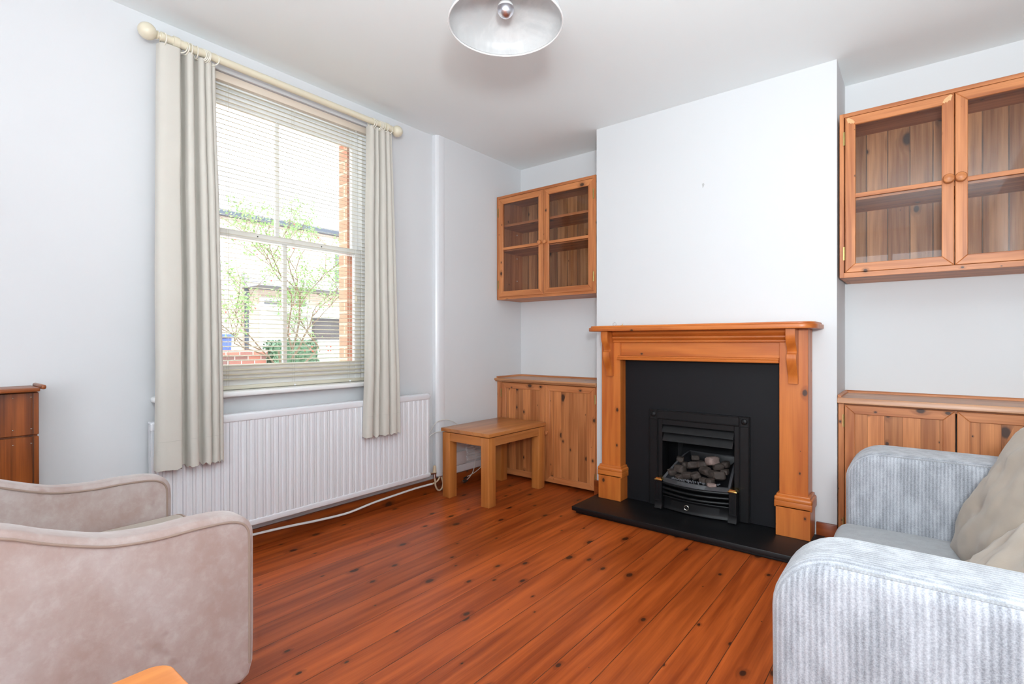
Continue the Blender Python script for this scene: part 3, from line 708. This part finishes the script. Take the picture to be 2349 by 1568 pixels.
for k, (za, zb_, yo) in enumerate(((.562, .515, 0), (.518, .462, -.004))):
    mb = MB(); P = []
    mb.prism([(-.412 + yo, za), (-.418 + yo, za), (-.452 + yo, zb_ + .008), (-.454 + yo, zb_), (-.448 + yo, zb_ - .002), (-.440 + yo, zb_ + .006)], 'x', i0 + .030 + k * .006, i1 - .030 - k * .003, iron); mb.build('louvre', fire)
mb = MB()  # firebox liner
mb.box((i0 + .0, -.11, .046), (i1, -.10, .59), iron_in); mb.box((FX0 + .003, -.33, .046), (FX0 + .01, -.11, .59), iron_in); mb.box((FX1 - .01, -.33, .046), (FX1 - .003, -.11, .59), iron_in)
mb.box((FX0 + .01, -.36, .58), (FX1 - .01, -.11, .59), iron_in); mb.box((FX0 + .01, -.40, .046), (FX1 - .01, -.11, .06), iron_in)
mb.prism([(-.20, .30), (-.12, .44), (-.11, .44), (-.11, .30)], 'x', FX0 + .06, FX1 - .06, iron_in)
mb.build('firebox', fire)
# coal tray with raised rim
mb = MB()
def tray(f, z, n=24):
    # rim outline: bowed front, straight sides narrowing to the back
    o = []
    L0, R0 = 1.505, 1.900
    for k in range(n + 1):
        t = k / n; x = L0 + (R0 - L0) * t; o.append((x, -.475 - .045 * math.sin(math.pi * t) * 1.0, z(0)))
    for k in range(1, n + 1):
        t = k / n; x = R0 - .012 * t; o.append((x, -.475 + .255 * t, z(t)))
    for k in range(1, n + 1):
        t = k / n; x = R0 - .012 - (R0 - L0 - .09) * t; o.append((x, -.22 - .012 * math.sin(math.pi * t), z(1)))
    xe = R0 - .012 - (R0 - L0 - .09)
    for k in range(1, n):
        t = k / n; o.append((xe + (L0 - xe) * t ** 1.4, -.22 - .255 * t, z(1 - t)))
    cx, cy = 1.70, -.35
    return [(cx + (p[0] - cx) * f, cy + (p[1] - cy) * f, p[2]) for p in o]
zr = lambda t: .235 + .135 * math.sin(t * math.pi / 2)
R_ = [tray(1.03, lambda t: zr(t) - .03), tray(1.03, zr), tray(.99, lambda t: zr(t) + .004), tray(.95, lambda t: zr(t) - .002), tray(.90, lambda t: zr(t) - .025), tray(.5, lambda t: .215 + .05 * t), tray(.02, lambda t: .23)]
mb.grid(R_[:4], lip_m, True); mb.grid(R_[3:], iron_in, True); mb.build('coal_tray', fire, ang=60)
# fender posts with brass caps
for x0, x1 in ((1.468, 1.508), (1.906, 1.948)):
    xm = (x0 + x1) / 2
    mb = MB(); mb.box((x0, -.507, .090), (x1, -.445, .222), iron, .002, 1)
    for k in range(4): mb.box((x0 + .007 + k * .0075, -.510, .105), (x0 + .010 + k * .0075, -.506, .215), iron)
    mb.prism([(-.445, .0465), (-.516, .0465), (-.520, .052), (-.514, .062), (-.510, .080), (-.512, .094), (-.445, .094)], 'x', x0 - .003, x1 + .003, iron, .001, 1)
    po = mb.build('fender_post', fire)
    mb = MB(); mb.box((x0 - .004, -.514, .2225), (x1 + .004, -.442, .231), brass, .002, 2); mb.prism([(x0, .231), (x1, .231), (x1 - .006, .240), (x0 + .006, .240)], 'y', -.508, -.448, brass); mb.build('brass_cap', po)
for z, bow, rr in ((.206, .050, .0085), (.176, .052, .008), (.148, .052, .008)):
    mb = MB(); mb.tube([(1.506 + .402 * k / 20, -.478 - bow * math.sin(math.pi * k / 20), z) for k in range(21)], rr, iron, 10); mb.build('grate_bar', fire)
rows = []
for z, e in ((.052, .004), (.056, 0), (.070, -.004), (.112, -.004), (.122, .004), (.130, .006)):
    rows.append([(1.508 + .398 * k / 40, -.480 - e - .030 * math.sin(math.pi * k / 40) - (.0015 if k % 2 else 0) * (e < 0), z) for k in range(41)])
mb = MB(); mb.grid(rows, iron); ac = mb.build('ash_cover', fire); so = ac.modifiers.new('s', 'SOLIDIFY'); so.thickness = .004
mb = MB(); P = [(1.668 + .0135 * math.cos(a), -.520, .088 + .0135 * math.sin(a)) for a in [2 * math.pi * k / 24 for k in range(24)]]
mb.tube(P, .0018, nickel, 6, True); mb.sphere((1.668, -.517, .102), .005, nickel, 1); mb.build('ring_pull', ac)
# coals
cl = []
def coal(x, y, z, s, seed, m=None, name='coal', label='dark brown fake coal lump heaped in the black fire grate', grp='fake coals in the grate'):
    mb = MB(); t = bmesh.new(); bmesh.ops.create_icosphere(t, subdivisions=3, radius=1)
    rd = random.Random(seed); ex = (rd.uniform(.95, 1.35), rd.uniform(.7, 1.0), rd.uniform(.62, .85))
    for v in t.verts:
        c_ = v.co.copy(); q = Vector([math.copysign(abs(a) ** .48, a) for a in c_]); q *= 1 + .16 * noise.noise(c_ * 2.2 + Vector((seed, 0, 0)))+ .05 * noise.noise(c_ * 6 + Vector((seed, 3, 0)))
        v.co = Vector((q.x * ex[0], q.y * ex[1], q.z * ex[2])) * s * 1.12
    t.transform(Matrix.Translation((x, y, z)) @ Matrix.Rotation(rd.uniform(0, 3.1), 4, 'Z') @ Matrix.Rotation(rd.uniform(-.4, .4), 4, 'X'))
    mb.merge(t, m or coal_m); return mb.build(name, None, label, 'coal', grp, ang=50)
spots = [(1.560, -.33, .330, .024), (1.645, -.30, .345, .021), (1.585, -.40, .285, .027), (1.650, -.365, .312, .026), (1.705, -.345, .322, .025), (1.690, -.43, .268, .026),
         (1.735, -.39, .296, .028), (1.800, -.345, .322, .024), (1.835, -.315, .335, .021), (1.825, -.41, .282, .028), (1.60, -.46, .250, .018), (1.745, -.455, .252, .018),
         (1.640, -.435, .262, .022), (1.785, -.45, .252, .022), (1.540, -.42, .262, .020), (1.60, -.345, .305, .022), (1.845, -.365, .300, .020), (1.785, -.40, .285, .022)]
for i, (x, y, z, s) in enumerate(spots): coal(x, y, z, s, i + 3)
coal(1.765, -.345, .352, .030, 61, coal_l, label='pale pinkish fake coal lump lying highest on the heap in the grate', grp=None)
coal(1.805, -.492, .250, .021, 44, coal_l, label='flat brownish fake coal shard at the front lip of the grate', grp=None).scale = (1, 1, .6)
mb = MB(); rd = random.Random(5)
for k in range(140):
    x = rd.uniform(1.56, 1.84); y = -.47 - .04 * math.sin(math.pi * (x - 1.505) / .395) + rd.uniform(.004, .045)
    mb.sphere((x, y, .238 + rd.uniform(0, .006)), rd.uniform(.002, .0055), ash_m, 1)
mb.build('ash_granules', None, 'pale grey ash granules along the front of the coal bed', 'ash', kind='stuff')

# little things on the mantel
mb = MB(); mb.tube([(1.185 + .012 * math.cos(a), -.50, 1.1985 + .012 * math.sin(a)) for a in [2 * math.pi * k / 18 for k in range(18)]], .0011, chrome, 5, True)
mb.build('wire_ring', None, 'tiny silver wire ring standing on the left end of the mantel shelf', 'ring')
mb = MB(); mb.tube([(1.225, -.50, 1.187), (1.238, -.505, 1.190), (1.248, -.50, 1.1875)], .002, brass, 6); mb.tube([(1.235, -.49, 1.188), (1.238, -.49, 1.200)], .0018, brass, 6); mb.lathe([(0, 0), (.005, 0), (.004, .003), (0, .003)], (1.215, -.50, 1.1855), brass, 10)
mb.build('picture_hook', None, 'tiny brass picture hook lying near the left end of the mantel shelf', 'hook')

# ---------------------------------------------------------------- small oak table
def leg_table(label, x0, x1, y0, y1, zt, lw, top_m, th=.024, rnd=.003, leg_in=.008):
    T = thing('side_table', label, 'table', ((x0 + x1) / 2, (y0 + y1) / 2, 0))
    a0, a1, c0, c1 = x0 + leg_in, x1 - leg_in, y0 + leg_in, y1 - leg_in; zl = zt - th - .006
    if rnd > .01:
        P = []
        for (cx, cy, s0) in ((x1 - rnd, y1 - rnd, 0), (x0 + rnd, y1 - rnd, 1), (x0 + rnd, y0 + rnd, 2), (x1 - rnd, y0 + rnd, 3)):
            for k in range(7):
                a = (s0 + k / 6) * math.pi / 2; P.append((cx + rnd * math.cos(a), cy + rnd * math.sin(a)))
        mb = MB(); mb.prism(P, 'z', zt - th, zt, top_m, .004, 3)
    else:
        mb = MB(); mb.box((x0, y0, zt - th), (x1, y1, zt), top_m, rnd, 2)
    mb.build('table_top', T)
    for x in (a0, a1 - lw):
        for y in (c0, c1 - lw):
            mb = MB(); mb.box((x, y, 0), (x + lw, y + lw, zl), oak_v, .003, 2); mb.build('leg', T)
    mb = MB(); ah = .058
    for x in (a0 + .003, a1 - .025): mb.box((x, c0 + lw, zl - ah), (x + .022, c1 - lw, zl), oak_y, .001, 1)
    for y in (c0 + .003, c1 - .025): mb.box((a0 + lw, y, zl - ah), (a1 - lw, y + .022, zl), oak_x, .001, 1)
    mb.box((a0 + .02, c0 + .02, zl), (a1 - .02, c1 - .02, zt - th), oak_x)
    mb.build('apron', T); return T
leg_table('small oak side table with square legs in the corner by the radiator', .132, .578, -1.066, -.418, .484, .070, oak_y)
leg_table('light orange wooden table with rounded corner in front of the armchair side', 1.655, 2.10, -3.86, -3.222, .484, .06, near_top, .026, .035)

# cables, socket and vent behind the table
mb = MB()
mb.tube([(.052, -1.112, .436), (.052, -1.083, .463), (.054, -1.046, .504), (.060, -.999, .521), (.064, -.934, .516), (.064, -.871, .493), (.062, -.83, .468), (.06, -.741, .397), (.06, -.705, .35), (.06, -.672, .297), (.06, -.639, .251), (.06, -.634, .193), (.062, -.644, .127), (.068, -.678, .074), (.07, -.74, .036)], .0028, cable_m, 8, smooth=4)
mb.tube([(.052, -1.12, .405), (.052, -1.083, .425), (.058, -1.029, .44), (.062, -.934, .43), (.062, -.80, .395), (.062, -.66, .33), (.06, -.609, .284), (.06, -.543, .229), (.06, -.522, .187), (.062, -.537, .141), (.064, -.578, .101), (.068, -.658, .074), (.07, -.745, .061)], .0028, cable_m, 8, smooth=4)
mb.build('aerial_cable', None, 'looping white cables on the wall behind the small oak table', 'cable')
mb = MB(); mb.lathe([(0, 0), (.010, 0), (.012, .006), (.012, .03), (.007, .034), (.006, .05), (0, .05)], (.075, -.79, .035), blk_pl, 14, (.1, 1, 0)); mb.lathe([(0, 0), (.0105, 0), (.0105, .008), (0, .008)], (.074, -.795, .035), chrome, 12, (.1, 1, 0))
mb.lathe([(0, 0), (.007, 0), (.007, .03), (0, .03)], (.075, -.775, .058), blk_pl, 10, (.1, 1, .1)); mb.build('cable_plug', None, 'small black and silver cable connector lying by the skirting under the oak table', 'plug')
v = thing('wall_vent', 'white louvred air vent low on the wall behind the oak table', 'vent', (.05, -.6, .17))
mb = MB(); mb.box((.0455, -.735, .170), (.050, -.40, .345), pl_white, .001, 1); mb.build('vent_plate', v)
mb = MB()
for k in range(8):
    z = .180 + k * .020; mb.prism([(.050, z), (.062, z - .004), (.064, z), (.050, z + .013)], 'y', -.722, -.412, pl_white)
mb.build('vent_fins', v)
mb = MB(); mb.box((.0455, -.90, .165), (.066, -.738, .262), pl_white, .004, 2); sk = mb.build('wall_socket', None, 'white plastic wall socket box beside the louvred vent', 'socket')
mb = MB(); mb.box((.0455, -.92, .108), (.056, -.40, .160), gloss_w, .003, 2); mb.build('trim_2', kind='structure')

# ---------------------------------------------------------------- ceiling light
LC = Vector((1.640, -2.192, 2.186)); RR = .196
lp = thing('ceiling_pendant', 'frosted alabaster glass dish ceiling light with a crown silvered bulb', 'ceiling light', (LC.x, LC.y, H - .001))
def mk_alab():
    t = NT('alabaster_glass'); t.n.remove(t.b); o = t.obj()
    nz = t.noise(o, 5.0, 5, .6, 2.2); f = t.mapr(nz, .38, .72)
    sh = t.mix(f, (.68, .685, .69, 1), (.76, .76, .76, 1))
    df = t.n.new('ShaderNodeBsdfDiffuse'); t._set(df.inputs[0], sh); ts = t.n.new('ShaderNodeBsdfTranslucent'); t._set(ts.inputs[0], sh)
    tr = t.n.new('ShaderNodeBsdfTransparent'); gl = t.n.new('ShaderNodeBsdfGlossy'); gl.inputs['Roughness'].default_value = .12
    def mxs(f_, a, b):
        m = t.n.new('ShaderNodeMixShader'); t._set(m.inputs[0], f_); t.t.links.new(a, m.inputs[1]); t.t.links.new(b, m.inputs[2]); return m.outputs[0]
    a = mxs(.42, df.outputs[0], ts.outputs[0]); b = mxs(t.mapr(f, 0, 1, .07, .02), a, tr.outputs[0]); c_ = mxs(.05, b, gl.outputs[0])
    t.t.links.new(c_, t.out.inputs[0]); return t.m
alab = mk_alab()
pf = []
for k in range(17):
    a = k / 16
    pf.append((.02 + (RR - .02) * math.sin(a * math.pi / 2) ** .9, .115 * math.cos(a * math.pi / 2) ** 1.15 + (0)))
pf = [(r, h if h > .02 else h) for r, h in pf]
pf += [(RR + .004, -.003), (RR + .001, -.006)]
mb = MB(); mb.lathe(pf, tuple(LC), alab, 64)
sh = mb.build('glass_shade', lp, ang=60); so = sh.modifiers.new('s', 'SOLIDIFY'); so.thickness = .004; so.offset = -1; es = sh.modifiers.new('split', 'EDGE_SPLIT'); es.split_angle = R(60)
rg = plain('alabaster_glass_rim', (.74, .74, .74, 1), .15)
mb = MB(); mb.tube([(LC.x + (RR + .001) * math.cos(2 * math.pi * k / 64), LC.y + (RR + .001) * math.sin(2 * math.pi * k / 64), LC.z - .005) for k in range(64)], .003, rg, 8, True); mb.build('shade_rim', sh)
mb = MB(); mb.tube([(LC.x, LC.y, LC.z + .11), (LC.x, LC.y, H - .03)], .006, chrome, 10); mb.lathe([(.05, H - .002), (.05, H - .012), (.02, H - .035), (0, H - .036)], (LC.x, LC.y, 0), chrome, 24); mb.build('drop_rod', lp)
mb = MB(); mb.lathe([(0, .13), (.022, .125), (.024, .10), (.018, .090), (.016, .078), (.0, .078)], (LC.x, LC.y, LC.z), chrome, 20); mb.build('lamp_holder', lp)
silver = plain('crown_silver', (.85, .87, .95, 1), .3, metal=1.0, var=.02); frost = plain('pearl_bulb_glass', (.8, .8, .8, 1), .15)
mb = MB(); top = []; bot = []
for k in range(13):
    a = math.pi / 2 - k * (math.pi / 2) / 12 * .92; top.append((.029 * math.cos(a), .047 + .029 * math.sin(a)))
for k in range(13):
    a = math.pi / 2 * (1 - .92) - k * (math.pi / 2 + math.pi / 2 * .08) / 12; bot.append((.0292 * math.cos(a) if k < 12 else 0, .047 + .0292 * math.sin(a)))
top[0] = (.013, .082); top[1] = (.015, .076)
mb.lathe(top, tuple(LC), frost, 28); mb.lathe(bot, tuple(LC), silver, 28); mb.build('bulb', lp)

# ---------------------------------------------------------------- armchair
ac0 = (1.0, -3.28, 0)
arm = thing('armchair', 'taupe velvet tub armchair with curved arms, beside the window wall', 'armchair', ac0)
AP = [(-2.902, .500), (-2.902, .540), (-2.906, .573), (-2.926, .600), (-2.968, .616), (-3.05, .621), (-3.127, .620), (-3.207, .628), (-3.256, .641), (-3.33, .670), (-3.40, .702), (-3.50, .730), (-3.58, .742), (-3.66, .742), (-3.70, .73)]
AB = [(-3.70, .16), (-2.935, .150), (-2.915, .165), (-2.904, .20), (-2.902, .30)]
def arm_panel(x0, x1, dy=0):
    top = [(p.x, p.y) for p in catmull([(a, b, 0) for a, b in AP], 4)]
    P = [(a + dy, b) for a, b in top + AB]
    mb = MB(); mb.prism(P, 'x', x0, x1, velvet, .018, 5); o = mb.build('arm', arm, ang=50)
    for xx in (x0 - .0005, x1 + .0005):
        L_ = [(-2.902, .20), (-2.902, .30), (-2.902, .42)] + top; Q = []
        for k in range(len(L_)):
            p, q = L_[max(k - 1, 0)], L_[min(k + 1, len(L_) - 1)]; tx, tz = q[0] - p[0], q[1] - p[1]; ln = math.hypot(tx, tz) or 1
            Q.append((xx, L_[k][0] + dy - tz / ln * .0165, L_[k][1] + tx / ln * .0165))
        mb = MB()
        mb.tube(Q, .0032, piping_m, 8); mb.build('piping', o)
    return o
arm_panel(1.230, 1.319, 0); arm_panel(.590, .662, .012)
mb = MB(); mb.box((.662, -3.70, .16), (1.232, -3.60, .74), velvet, .03, 4); mb.build('backrest', arm)
mb = MB(); mb.box((.663, -3.61, .15), (1.231, -2.915, .34), velvet, .012, 3); mb.build('seat_base', arm)
mb = MB(); mb.box((.668, -3.60, .345), (1.226, -2.866, .468), seat_m, .022, 4); sc_ = mb.build('seat_cushion', arm)
mb = MB(); mb.tube([(.672, -3.58, .462), (.672, -2.876, .460), (.684, -2.868, .460), (1.200, -2.868, .460), (1.221, -2.885, .460), (1.223, -3.58, .462)], .004, piping_m, 8); mb.build('piping', sc_)
for x, y in ((.63, -2.95), (1.285, -2.95), (.63, -3.64), (1.285, -3.64)):
    mb = MB(); mb.lathe([(0, 0), (.014, 0), (.022, .15), (.022, .17), (0, .17)], (x, y, 0), dark_leg, 14); mb.build('leg', arm)

# ---------------------------------------------------------------- sofa
sf = thing('sofa', 'grey corduroy two seat sofa against the right wall', 'sofa', (2.95, -1.68, 0))
def sofa_arm(y0, y1, zt, xf=2.53):
    r = .12; P = [(xf + .012, .09), (3.34, .09), (3.34, zt)]
    for k in range(11):
        a = math.pi / 2 + k * (math.pi / 2) / 10; P.append((xf + r + r * math.cos(a), zt - r + r * math.sin(a)))
    P.append((xf + .002, .3))
    mb = MB(); mb.prism(P, 'y', y0, y1, cordur, .035, 6); o = mb.build('arm', sf, ang=60)
    for yy in (y0 + .012, y1 - .012):
        Q = [(p[0] + (.012 if p[0] < xf + r else 0) * 1.0, yy, p[1] - .011) for p in P[2:-1]]
        mb = MB(); mb.tube([(3.3, yy, zt - .011)] + Q[1:] + [(xf + .014, yy, .12)], .0035, cordur_seat, 6); mb.build('arm_seam', o)
    return o
sofa_arm(-2.462, -2.275, .673); sofa_arm(-1.165, -.930, .655)
mb = MB(); mb.box((2.60, -2.275, .10), (3.34, -1.165, .26), cordur, .02, 3); mb.build('seat_base', sf)
# seat cushion, domed
def cushion(name, parent, x0, x1, y0, y1, z0, z1, m, dome, n=28, bev=.05):
    mb = MB(); t = bmesh.new(); bmesh.ops.create_cube(t, size=1)
    for v in t.verts: v.co = Vector(((x0 + x1) / 2 + v.co.x * (x1 - x0), (y0 + y1) / 2 + v.co.y * (y1 - y0), (z0 + z1) / 2 + v.co.z * (z1 - z0)))
    bmesh.ops.bevel(t, geom=t.edges[:], offset=bev, segments=5, profile=.5, affect='EDGES')
    bmesh.ops.subdivide_edges(t, edges=[e for e in t.edges if e.calc_length() > .2], cuts=14, use_grid_fill=True)
    for v in t.verts:
        a = (v.co.x - x0) / (x1 - x0); b = (v.co.y - y0) / (y1 - y0)
        if v.co.z > (z0 + z1) / 2: v.co.z += dome * math.sin(math.pi * min(max(a, 0), 1)) ** .7 * math.sin(math.pi * min(max(b, 0), 1)) ** .7 + .002 * noise.noise(v.co * 9)
    mb.merge(t, m); return mb.build(name, parent, ang=60)
cushion('seat_cushion', sf, 2.505, 3.20, -2.270, -1.170, .262, .378, cordur_seat, .018)
mb = MB(); mb.box((3.22, -2.275, .20), (3.345, -1.165, .80), cordur, .05, 5); mb.build('backrest', sf)
for x, y in ((2.62, -2.38), (2.62, -1.03), (3.28, -2.38), (3.28, -1.03)):
    mb = MB(); mb.lathe([(0, 0), (.02, 0), (.026, .10), (0, .10)], (x, y, 0), dark_leg, 14); mb.build('leg', sf)

def pillow(label, w, h, th, M, seed):
    N = 36; mb = MB(); t = bmesh.new(); V = {}
    for s in (1, -1):
        for i in range(N + 1):
            for j in range(N + 1):
                u = i / N * 2 - 1; v_ = j / N * 2 - 1
                edge = (i in (0, N) or j in (0, N))
                if edge and s == -1: V[(s, i, j)] = V[(1, i, j)]; continue
                pin = 1 - .07 * (1 - abs(v_) ** 2) * abs(u) ** 3; pin2 = 1 - .07 * (1 - abs(u) ** 2) * abs(v_) ** 3
                hgt = ((1 - abs(u) ** 2.6) * (1 - abs(v_) ** 2.6)) ** .55
                q = Vector((u * 3, v_ * 3, seed)); wr = noise.noise(q) * .018 + noise.noise(q * 2.4) * .009
                fold = .012 * math.sin(7 * (u + .6 * v_) + 3 * noise.noise(q * .7)) * (1 - hgt * .3)
                V[(s, i, j)] = t.verts.new((u * w / 2 * pin, v_ * h / 2 * pin2, s * (hgt * th / 2 + (wr + fold * .6) * hgt)))
    for s in (1, -1):
        for i in range(N):
            for j in range(N):
                f = [V[(s, i, j)], V[(s, i + 1, j)], V[(s, i + 1, j + 1)], V[(s, i, j + 1)]]
                t.faces.new(f if s == 1 else f[::-1])
    t.transform(M); mb.merge(t, pillow_m)
    return mb.build('cushion', None, label, 'cushion', 'beige cushions on the sofa', ang=80)
def PM(c, rx, ry, rz, roll=0):
    return Matrix.Translation(c) @ Matrix.Rotation(rz, 4, 'Z') @ Matrix.Rotation(ry, 4, 'Y') @ Matrix.Rotation(rx, 4, 'X') @ Matrix.Rotation(roll, 4, 'Z')
pillow('large beige scatter cushion leaning upright near the far arm of the grey sofa', .60, .60, .20, PM((3.035, -1.43, .605), 0, R(-62), R(8), R(8)), 1.0)
pillow('beige scatter cushion slumped just behind the near arm of the grey sofa', .56, .56, .20, PM((2.985, -1.98, .562), 0, R(-45), R(-14), R(-12)), 5.0)

# ---------------------------------------------------------------- outside
gm = plain('pale_paving', (.5, .48, .45, 1), .9, var=.15, scale=3)
mb = MB(); mb.box((-30, -25, -.6), (-.22, 25, -.5), gm); mb.build('ground', kind='structure', origin=False)
roof_m = mk_brick('grey_slate_roof', (.30, .30, .32, 1), (.38, .38, .40, 1), (.2, .2, .22, 1), 1.6)
wht = plain('white_render', (.8, .8, .78, 1), .6); dkg = plain('dark_glass', (.10, .10, .11, 1), .2); dk_pipe = plain('dark_gutter', (.05, .06, .08, 1), .5)
hs = thing('terraced_house', 'pale brick terraced house with slate roof across the street', 'house', (-14, 3, -.5))
mb = MB(); mb.box((-18, -8, -.5), (-12.2, 16, 4.7), brick_h); mb.build('wall', hs)
mb = MB(); mb.prism([(-12.0, 4.66), (-11.98, 4.72), (-15.1, 7.0), (-18.2, 4.72), (-18.2, 4.6)], 'y', -8.2, 16.2, roof_m); mb.build('roof', hs)
mb = MB(); mb.box((-12.08, -8, 4.52), (-11.94, 16, 4.66), dk_pipe); mb.build('gutter', hs)
mb = MB(); mb.tube([(-12.1, 3.1, -.5), (-12.1, 3.1, 3.0)], .06, dk_pipe, 8); mb.build('downpipe', hs)
for (y0, y1, z0, z1) in ((3.6, 4.9, .9, 2.3), (5.9, 6.8, 2.9, 4.1), (1.4, 2.4, 2.9, 4.1), (-1.5, -.3, .9, 2.2)):
    mb = MB(); mb.box((-12.2, y0 - .1, z0 - .1), (-12.12, y1 + .1, z1 + .1), wht); ym = (y0 + y1) / 2
    mb.box((-12.13, ym - .04, z0), (-12.08, ym + .04, z1), wht); mb.box((-12.13, y0, (z0 + z1) / 2 - .05), (-12.08, y1, (z0 + z1) / 2 + .05), wht)
    wf = mb.build('window', hs); mb = MB(); mb.box((-12.118, y0, z0), (-12.112, y1, z1), dkg); mb.build('pane', wf)
mb = MB(); mb.prism([(-12.2, 3.05), (-11.0, 2.70), (-11.0, 2.62), (-12.2, 2.62)], 'y', 3.0, 6.4, roof_m); mb.build('porch_roof', hs)
mb = MB(); mb.box((-6.7, -4, -.5), (-6.48, .92, .86), brick_w); mb.box((-6.75, -4, .86), (-6.43, .92, .95), brick_w); mb.build('garden_wall', None, 'low red brick garden wall below the blue bin outside the window', 'wall')
bn = thing('wheelie_bin', 'blue wheelie bin behind the red brick garden wall outside', 'bin', (-7.15, .2, -.5))
blue = plain('blue_bin_plastic', (.05, .10, .38, 1), .4)
mb = MB(); mb.prism([(-.05, -.3), (.46, -.3), (.52, 1.16), (-.09, 1.16)], 'x', -7.42, -6.92, blue, .02, 2); mb.build('bin_body', bn)
mb = MB(); mb.box((-7.46, -.12, 1.165), (-6.88, .57, 1.235), blue, .02, 2); mb.build('bin_lid', bn)
mb = MB()
for yy in (-.02, .42): mb.tube([(-7.44, yy - .03, -.4), (-7.44, yy + .03, -.4)], .1, blk_pl, 14)
mb.build('wheels', bn)
leaf_d = plain('hedge_leaf', (.09, .17, .09, 1), .6, var=.5, scale=30); leaf_l = plain('yellow_green_leaf', (.20, .34, .11, 1), .6, var=.3, scale=12); bark = plain('brown_bark', (.12, .085, .05, 1), .9, var=.3, scale=30)
berry = plain('red_berry', (.55, .05, .03, 1), .4)
def leaves(n, fn, m, size, rd):
    mb = MB(); t = bmesh.new()
    for _ in range(n):
        c_ = Vector(fn()); a = Vector((rd.uniform(-1, 1), rd.uniform(-1, 1), rd.uniform(-1, 1))).normalized(); b = a.orthogonal().normalized(); s = size * rd.uniform(.6, 1.3)
        q = a.cross(b)
        t.faces.new([t.verts.new(c_ - a * s), t.verts.new(c_ + b * s * .5 + q * s * .12), t.verts.new(c_ + a * s), t.verts.new(c_ - b * s * .5 + q * s * .12)])
    mb.merge(t, m); return mb
rd = random.Random(11)
hg = thing('hedge', 'clipped dark green hedge at the end of the garden wall outside', 'hedge', (-6.4, 1.45, -.5))
mb = MB(); mb.box((-6.72, 1.04, -.5), (-6.3, 1.78, 1.02), leaf_d); mb.build('hedge_body', hg)
def hf():
    while True:
        p = (rd.uniform(-6.80, -6.2), rd.uniform(.99, 1.81), rd.uniform(-.2, 1.12))
        if p[0] > -6.32 or p[2] > 1.0 or p[1] < 1.05: return p
leaves(2600, hf, leaf_d, .03, rd).build('hedge_leaves', hg, kind='stuff')
tr_ = thing('small_tree', 'small leafy tree with red berries just outside the window', 'tree', (-4.5, .32, -.5))
mb = MB(); tips = []
def branch(p, d, r, L, depth):
    pts = [p]; q = p.copy(); dd = d.copy()
    for k in range(4):
        dd = (dd + Vector((rd.uniform(-.25, .25), rd.uniform(-.25, .25), rd.uniform(-.05, .18)))).normalized(); q = q + dd * L / 4; pts.append(q.copy())
    mb.tube(pts, [r * (1 - .12 * k) for k in range(5)], bark, 6)
    if depth <= 2: tips.extend(pts[2:])
    if depth == 0: return
    for k in range(3 if depth > 1 else 3):
        a = rd.uniform(0, 6.28); nd = (dd * .8 + Vector((math.cos(a) * .7, math.sin(a) * .9, rd.uniform(0, .4)))).normalized()
        branch(pts[-1 - (k % 2)], nd, r * .6, L * .78, depth - 1)
branch(Vector((-4.5, .32, -.5)), Vector((.02, .02, 1)), .030, 1.5, 0)
for (p0, d0, L0) in (((-4.5, .33, .55), (.0, -.75, .75), .75), ((-4.5, .34, .85), (0, .6, .9), .75), ((-4.49, .33, 1.0), (.1, -.3, 1), .8), ((-4.5, .33, .95), (.1, .15, 1), .9), ((-4.5, .33, .62), (0, .9, .55), .7)):
    branch(Vector(p0), Vector(d0).normalized(), .017, L0, 3)
mb.build('trunk', tr_)
def tf():
    p = rd.choice(tips); return (p.x + rd.gauss(0, .05), p.y + rd.gauss(0, .05), p.z + rd.gauss(0, .045))
tips = [p for p in tips if p.z > 1.15]
leaves(4200, tf, leaf_l, .023, rd).build('foliage', tr_, kind='stuff')
mb = MB()
for k in range(26):
    p = tf(); mb.sphere((p[0], p[1], p[2] - .15), .012, berry, 1)
for k in range(10): mb.sphere((-4.6 + rd.uniform(-.1, .1), .32 + rd.uniform(.2, .8), .98 + rd.uniform(-.06, .05)), .016, berry, 1)
mb.build('berries', tr_, kind='stuff')
gs = thing('garden_shed', 'dark topped shed with pale green boards seen through the window', 'shed', (-6.6, 2.9, -.5))
dkp = plain('dark_boards', (.06, .05, .05, 1), .6, var=.2, scale=10); grn = wood('pale_green_boards', (.42, .55, .44, 1), (.38, .5, .4, 1), (.3, .4, .3, 1), VY, VZ, bw=.15, gap=.006, knots=0, var=.03, gapcol=(.25, .33, .26, 1))
mb = MB(); mb.box((-6.62, 1.94, -.5), (-6.55, 4.2, 1.13), grn); mb.build('boards', gs)
mb = MB(); mb.box((-6.64, 1.90, 1.14), (-6.53, 4.3, 1.56), dkp); mb.build('top_panel', gs)
mb = MB(); mb.box((-6.66, 1.86, -.5), (-6.5, 1.935, 1.14), dkp); mb.build('post', gs)
mb = MB(); mb.prism([(-6.4, 1.58), (-6.4, 1.66), (-8.8, 1.95), (-8.8, 1.87)], 'y', 1.8, 4.4, wht); mb.build('roof', gs)
mb = MB(); mb.box((-8.7, 1.95, -.5), (-8.6, 4.2, 1.85), wht); mb.build('rear_wall', gs)
